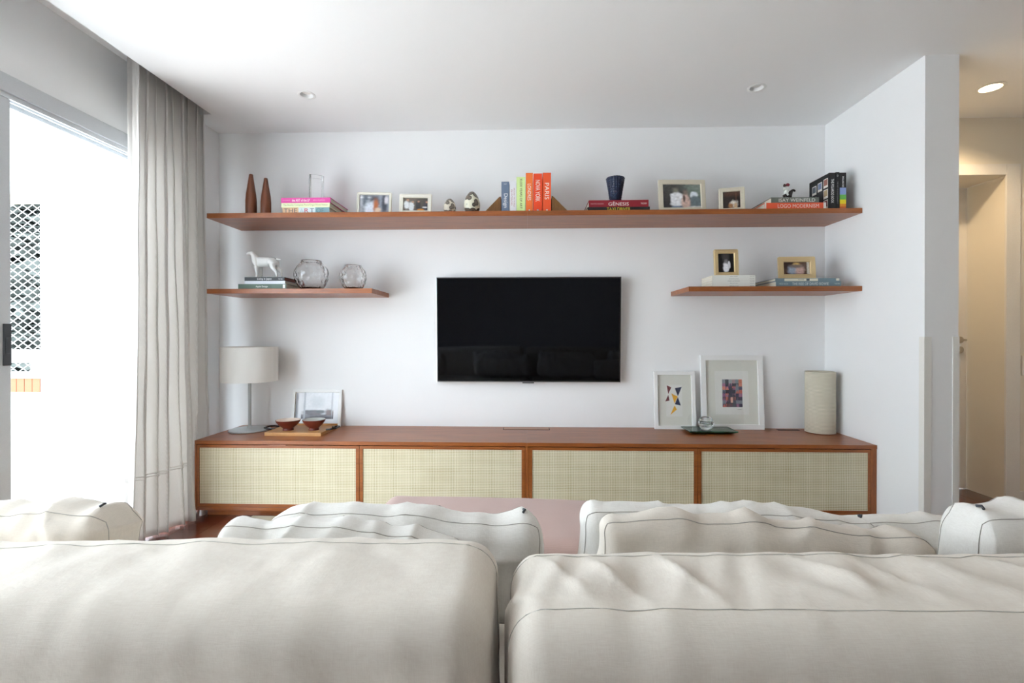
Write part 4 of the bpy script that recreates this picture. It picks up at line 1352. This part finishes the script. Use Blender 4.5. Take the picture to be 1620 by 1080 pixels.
def cushion(name, label, cat, loc, size, r, n, crown, wr, seed, mat, rot=(0, 0, 0), seams=(0.72, -0.72), fold=None, sag=0.0, group=None, zipper=None, seam_r=0.0009):
    t = thing(name, label, cat, loc, 0, group)
    t.rotation_euler = rot
    S, mb = soft_box(size[0] / 2, size[1] / 2, size[2] / 2, r, n, crown, wr, seed, fold, sag)
    mb.v = [(x_, y_, z_ + size[2] / 2) for x_, y_, z_ in mb.v]
    mb.build('cover', mat, t, 'all')
    for s in seams:
        pts = [p + Vector((0, 0, size[2] / 2)) for p in loop_path(S, s, off=0.0004)]
        MB().tube(pts, seam_r, 5, True).build('seam', M['seam_pale'] if name == 'back_cushion' else M['seam'], t, 'all')
    if zipper:
        a, b_, c = zipper
        p = S(a, b_, c, 0.002) + Vector((0, 0, size[2] / 2))
        q = S(a, b_ + 0.18, c - 0.05, 0.004) + Vector((0, 0, size[2] / 2))
        MB().tube([p, (p + q) / 2 + Vector((0.004, 0, 0.003)), q], 0.003, 6).build('zip_pull', M['dkplastic'], t, 'all')
    return t

# ottoman
t = thing('ottoman', 'blush pink upholstered ottoman bench beyond the sofa', 'ottoman', (0.0, -1.545, 0.0112), R(-3.2))
S, mb = soft_box(0.615, 0.238, 0.145, 0.05, (60, 30, 24), (0, 0, 0.012), 0.004, 5)
mb.v = [(a, b_, c + 0.255) for a, b_, c in mb.v]
mb.build('upholstery', M['pink'], t, 'all')
MB().tube([p + Vector((0, 0, 0.255)) for p in [S(a, b_, -0.55, 0.001) for a, b_ in [(-1 + 2 * k / 40, -1) for k in range(40)] + [(1, -1 + 2 * k / 16) for k in range(16)] + [(1 - 2 * k / 40, 1) for k in range(40)] + [(-1, 1 - 2 * k / 16) for k in range(16)]]], 0.003, 6, True).build('piping', M['pink'], t, 'all')
for sx in (-1, 1):
    for sy in (-1, 1):
        MB().lathe([(0, 0), (0.014, 0), (0.02, 0.12), (0, 0.12)], 14, (sx * 0.54, sy * 0.14, 0)).build('leg', M['turned'], t, True)

# sofa body
SX0, SX1 = -1.44, 1.46
t = thing('sofa', 'wide white linen sofa seen from behind', 'sofa', (0, -2.35, 0.0112))
MB().box(SX0, SX1, -0.45, 0.50, 0.065, 0.23, 0.012).build('base', M['linen'], t)
MB().box(SX0, SX1, -0.54, -0.452, 0.07, 0.52, 0.015).build('back_frame', M['linen'], t)
for x_ in (SX0 + 0.12, SX1 - 0.12):
    for y_ in (-0.40, 0.42):
        MB().lathe([(0, 0), (0.022, 0), (0.026, 0.07), (0, 0.07)], 14, (x_, y_, 0)).build('leg', M['turned'], t, True)
cushion('seat_cushion', 'white linen seat cushion on the left half of the sofa', 'cushion', (-0.70, -2.145, 0.243), (1.46, 0.63, 0.172), 0.05, (50, 30, 10), (0, 0, 0.012), 0.006, 2, M['linen'], group='sofa seat cushions', seams=())
cushion('seat_cushion', 'white linen seat cushion on the right half of the sofa', 'cushion', (0.755, -2.175, 0.243), (1.42, 0.57, 0.165), 0.05, (50, 30, 10), (0, 0, 0.010), 0.006, 8, M['linen'], group='sofa seat cushions', seams=())

# big back cushions closest to the camera
def fold_left(s, u):
    k = 0.0
    if u[2] > 0.2:
        k += 0.005 * ((1 - abs(noise.noise(Vector((s.x * 5 + s.y * 9, s.y * 4 - s.x * 2, 12))))) ** 5 - 0.3) * math.exp(-((u[1] - 0.45) / 0.35) ** 2)
        k += 0.006 * noise.noise(Vector((s.x * 10 + s.y * 9, s.y * 3 - s.x * 3, 1))) * math.exp(-((u[1] - 0.1) / 0.6) ** 2)
        k += 0.006 * noise.noise(Vector((s.x * 9 + s.y * 12, s.y * 2, 4))) * sstep(-0.2, -0.6, u[0])
    return k
def fold_right(s, u):
    k = 0.0
    if u[2] > 0.2:
        k += (0.010 * noise.noise(Vector((s.x * 13 - s.y * 4, s.y * 4, 5))) + 0.011 * ((1 - abs(noise.noise(Vector((s.x * 8 + s.y * 5, s.y * 2.5 - s.x, 9))))) ** 5 - 0.3)) * math.exp(-((u[1] - 0.05) / 0.5) ** 2)
        k += 0.006 * noise.noise(Vector((s.x * 30 - s.y * 9, s.y * 6, 8))) * math.exp(-((u[1] - 0.1) / 0.5) ** 2)
    return k
cushion('back_cushion', 'large white linen back cushion at the lower left, closest to the camera', 'cushion', (-0.748, -2.617, 0.252), (1.412, 0.272, 0.474), 0.052, (170, 60, 36), (0.0, 0.02, 0.010), 0.008, 11, M['linen'], (0, R(-1.3), 0), (0.52,), fold_left, group='sofa back cushions')
cushion('back_cushion', 'large white linen back cushion at the lower right, closest to the camera', 'cushion', (0.684, -2.612, 0.252), (1.43, 0.268, 0.472), 0.055, (170, 60, 36), (0.0, 0.015, 0.006), 0.007, 17, M['linen'], (0, R(0.0), R(1.0)), (0.6, -0.62), fold_right, group='sofa back cushions')

# loose pillows leaning in front of them
GP = 'loose white linen pillows'
def pillow(label, x, y, top, w, th, hgt, ry, rx, rz, seed, mat='linen', zipper=None, sag=0.012):
    cushion('pillow', label, 'pillow', (x, y, top - hgt), (w, th, hgt), min(0.055, th * 0.42), (56, 22, 40), (0.004, 0.012, 0.014), 0.022, seed, M[mat], (rx, ry, rz), (0.68, -0.68), None, sag, GP, zipper)
pillow('greyish linen pillow at the far left in front of the balcony door', -1.205, -2.26, 0.690, 0.52, 0.14, 0.235, R(-0.5), R(0), 0, 1, 'linen_b', (0.82, -0.3, 1), 0.006)
pillow('white pillow half hidden behind the left back cushion, tilted down to the right', -0.385, -2.392, 0.706, 0.50, 0.08, 0.245, R(3.0), R(0), 0, 2, 'linen_w', None, 0.006)
pillow('long white pillow in front of the pink ottoman, left of the gap', -0.290, -2.255, 0.690, 0.635, 0.11, 0.235, R(1.2), R(0), 0, 3, 'linen_w', (0.86, -0.2, 0.9), 0.010)
pillow('white pillow farther back, behind the cream pillow in the middle', 0.447, -2.255, 0.703, 0.66, 0.11, 0.255, R(0.2), R(0), 0, 4, 'linen_w', (0.9, -0.2, 1), 0.012)
pillow('cream pillow right of the gap, sloping down to the right', 0.445, -2.392, 0.726, 0.63, 0.08, 0.28, R(3.0), R(0), 0, 9, 'linen_b', None, 0.005)
pillow('small white pillow wedged between the cream pillow and the right end pillow', 0.93, -2.13, 0.638, 0.38, 0.08, 0.19, R(0.5), R(0), 0, 12, 'linen_w', None, 0.008)
pillow('thick white pillow at the right end of the sofa beside the hall', 1.175, -2.30, 0.725, 0.50, 0.15, 0.29, R(0), R(0), 0, 14, 'linen_w', (-0.85, -0.3, 1), 0.008)
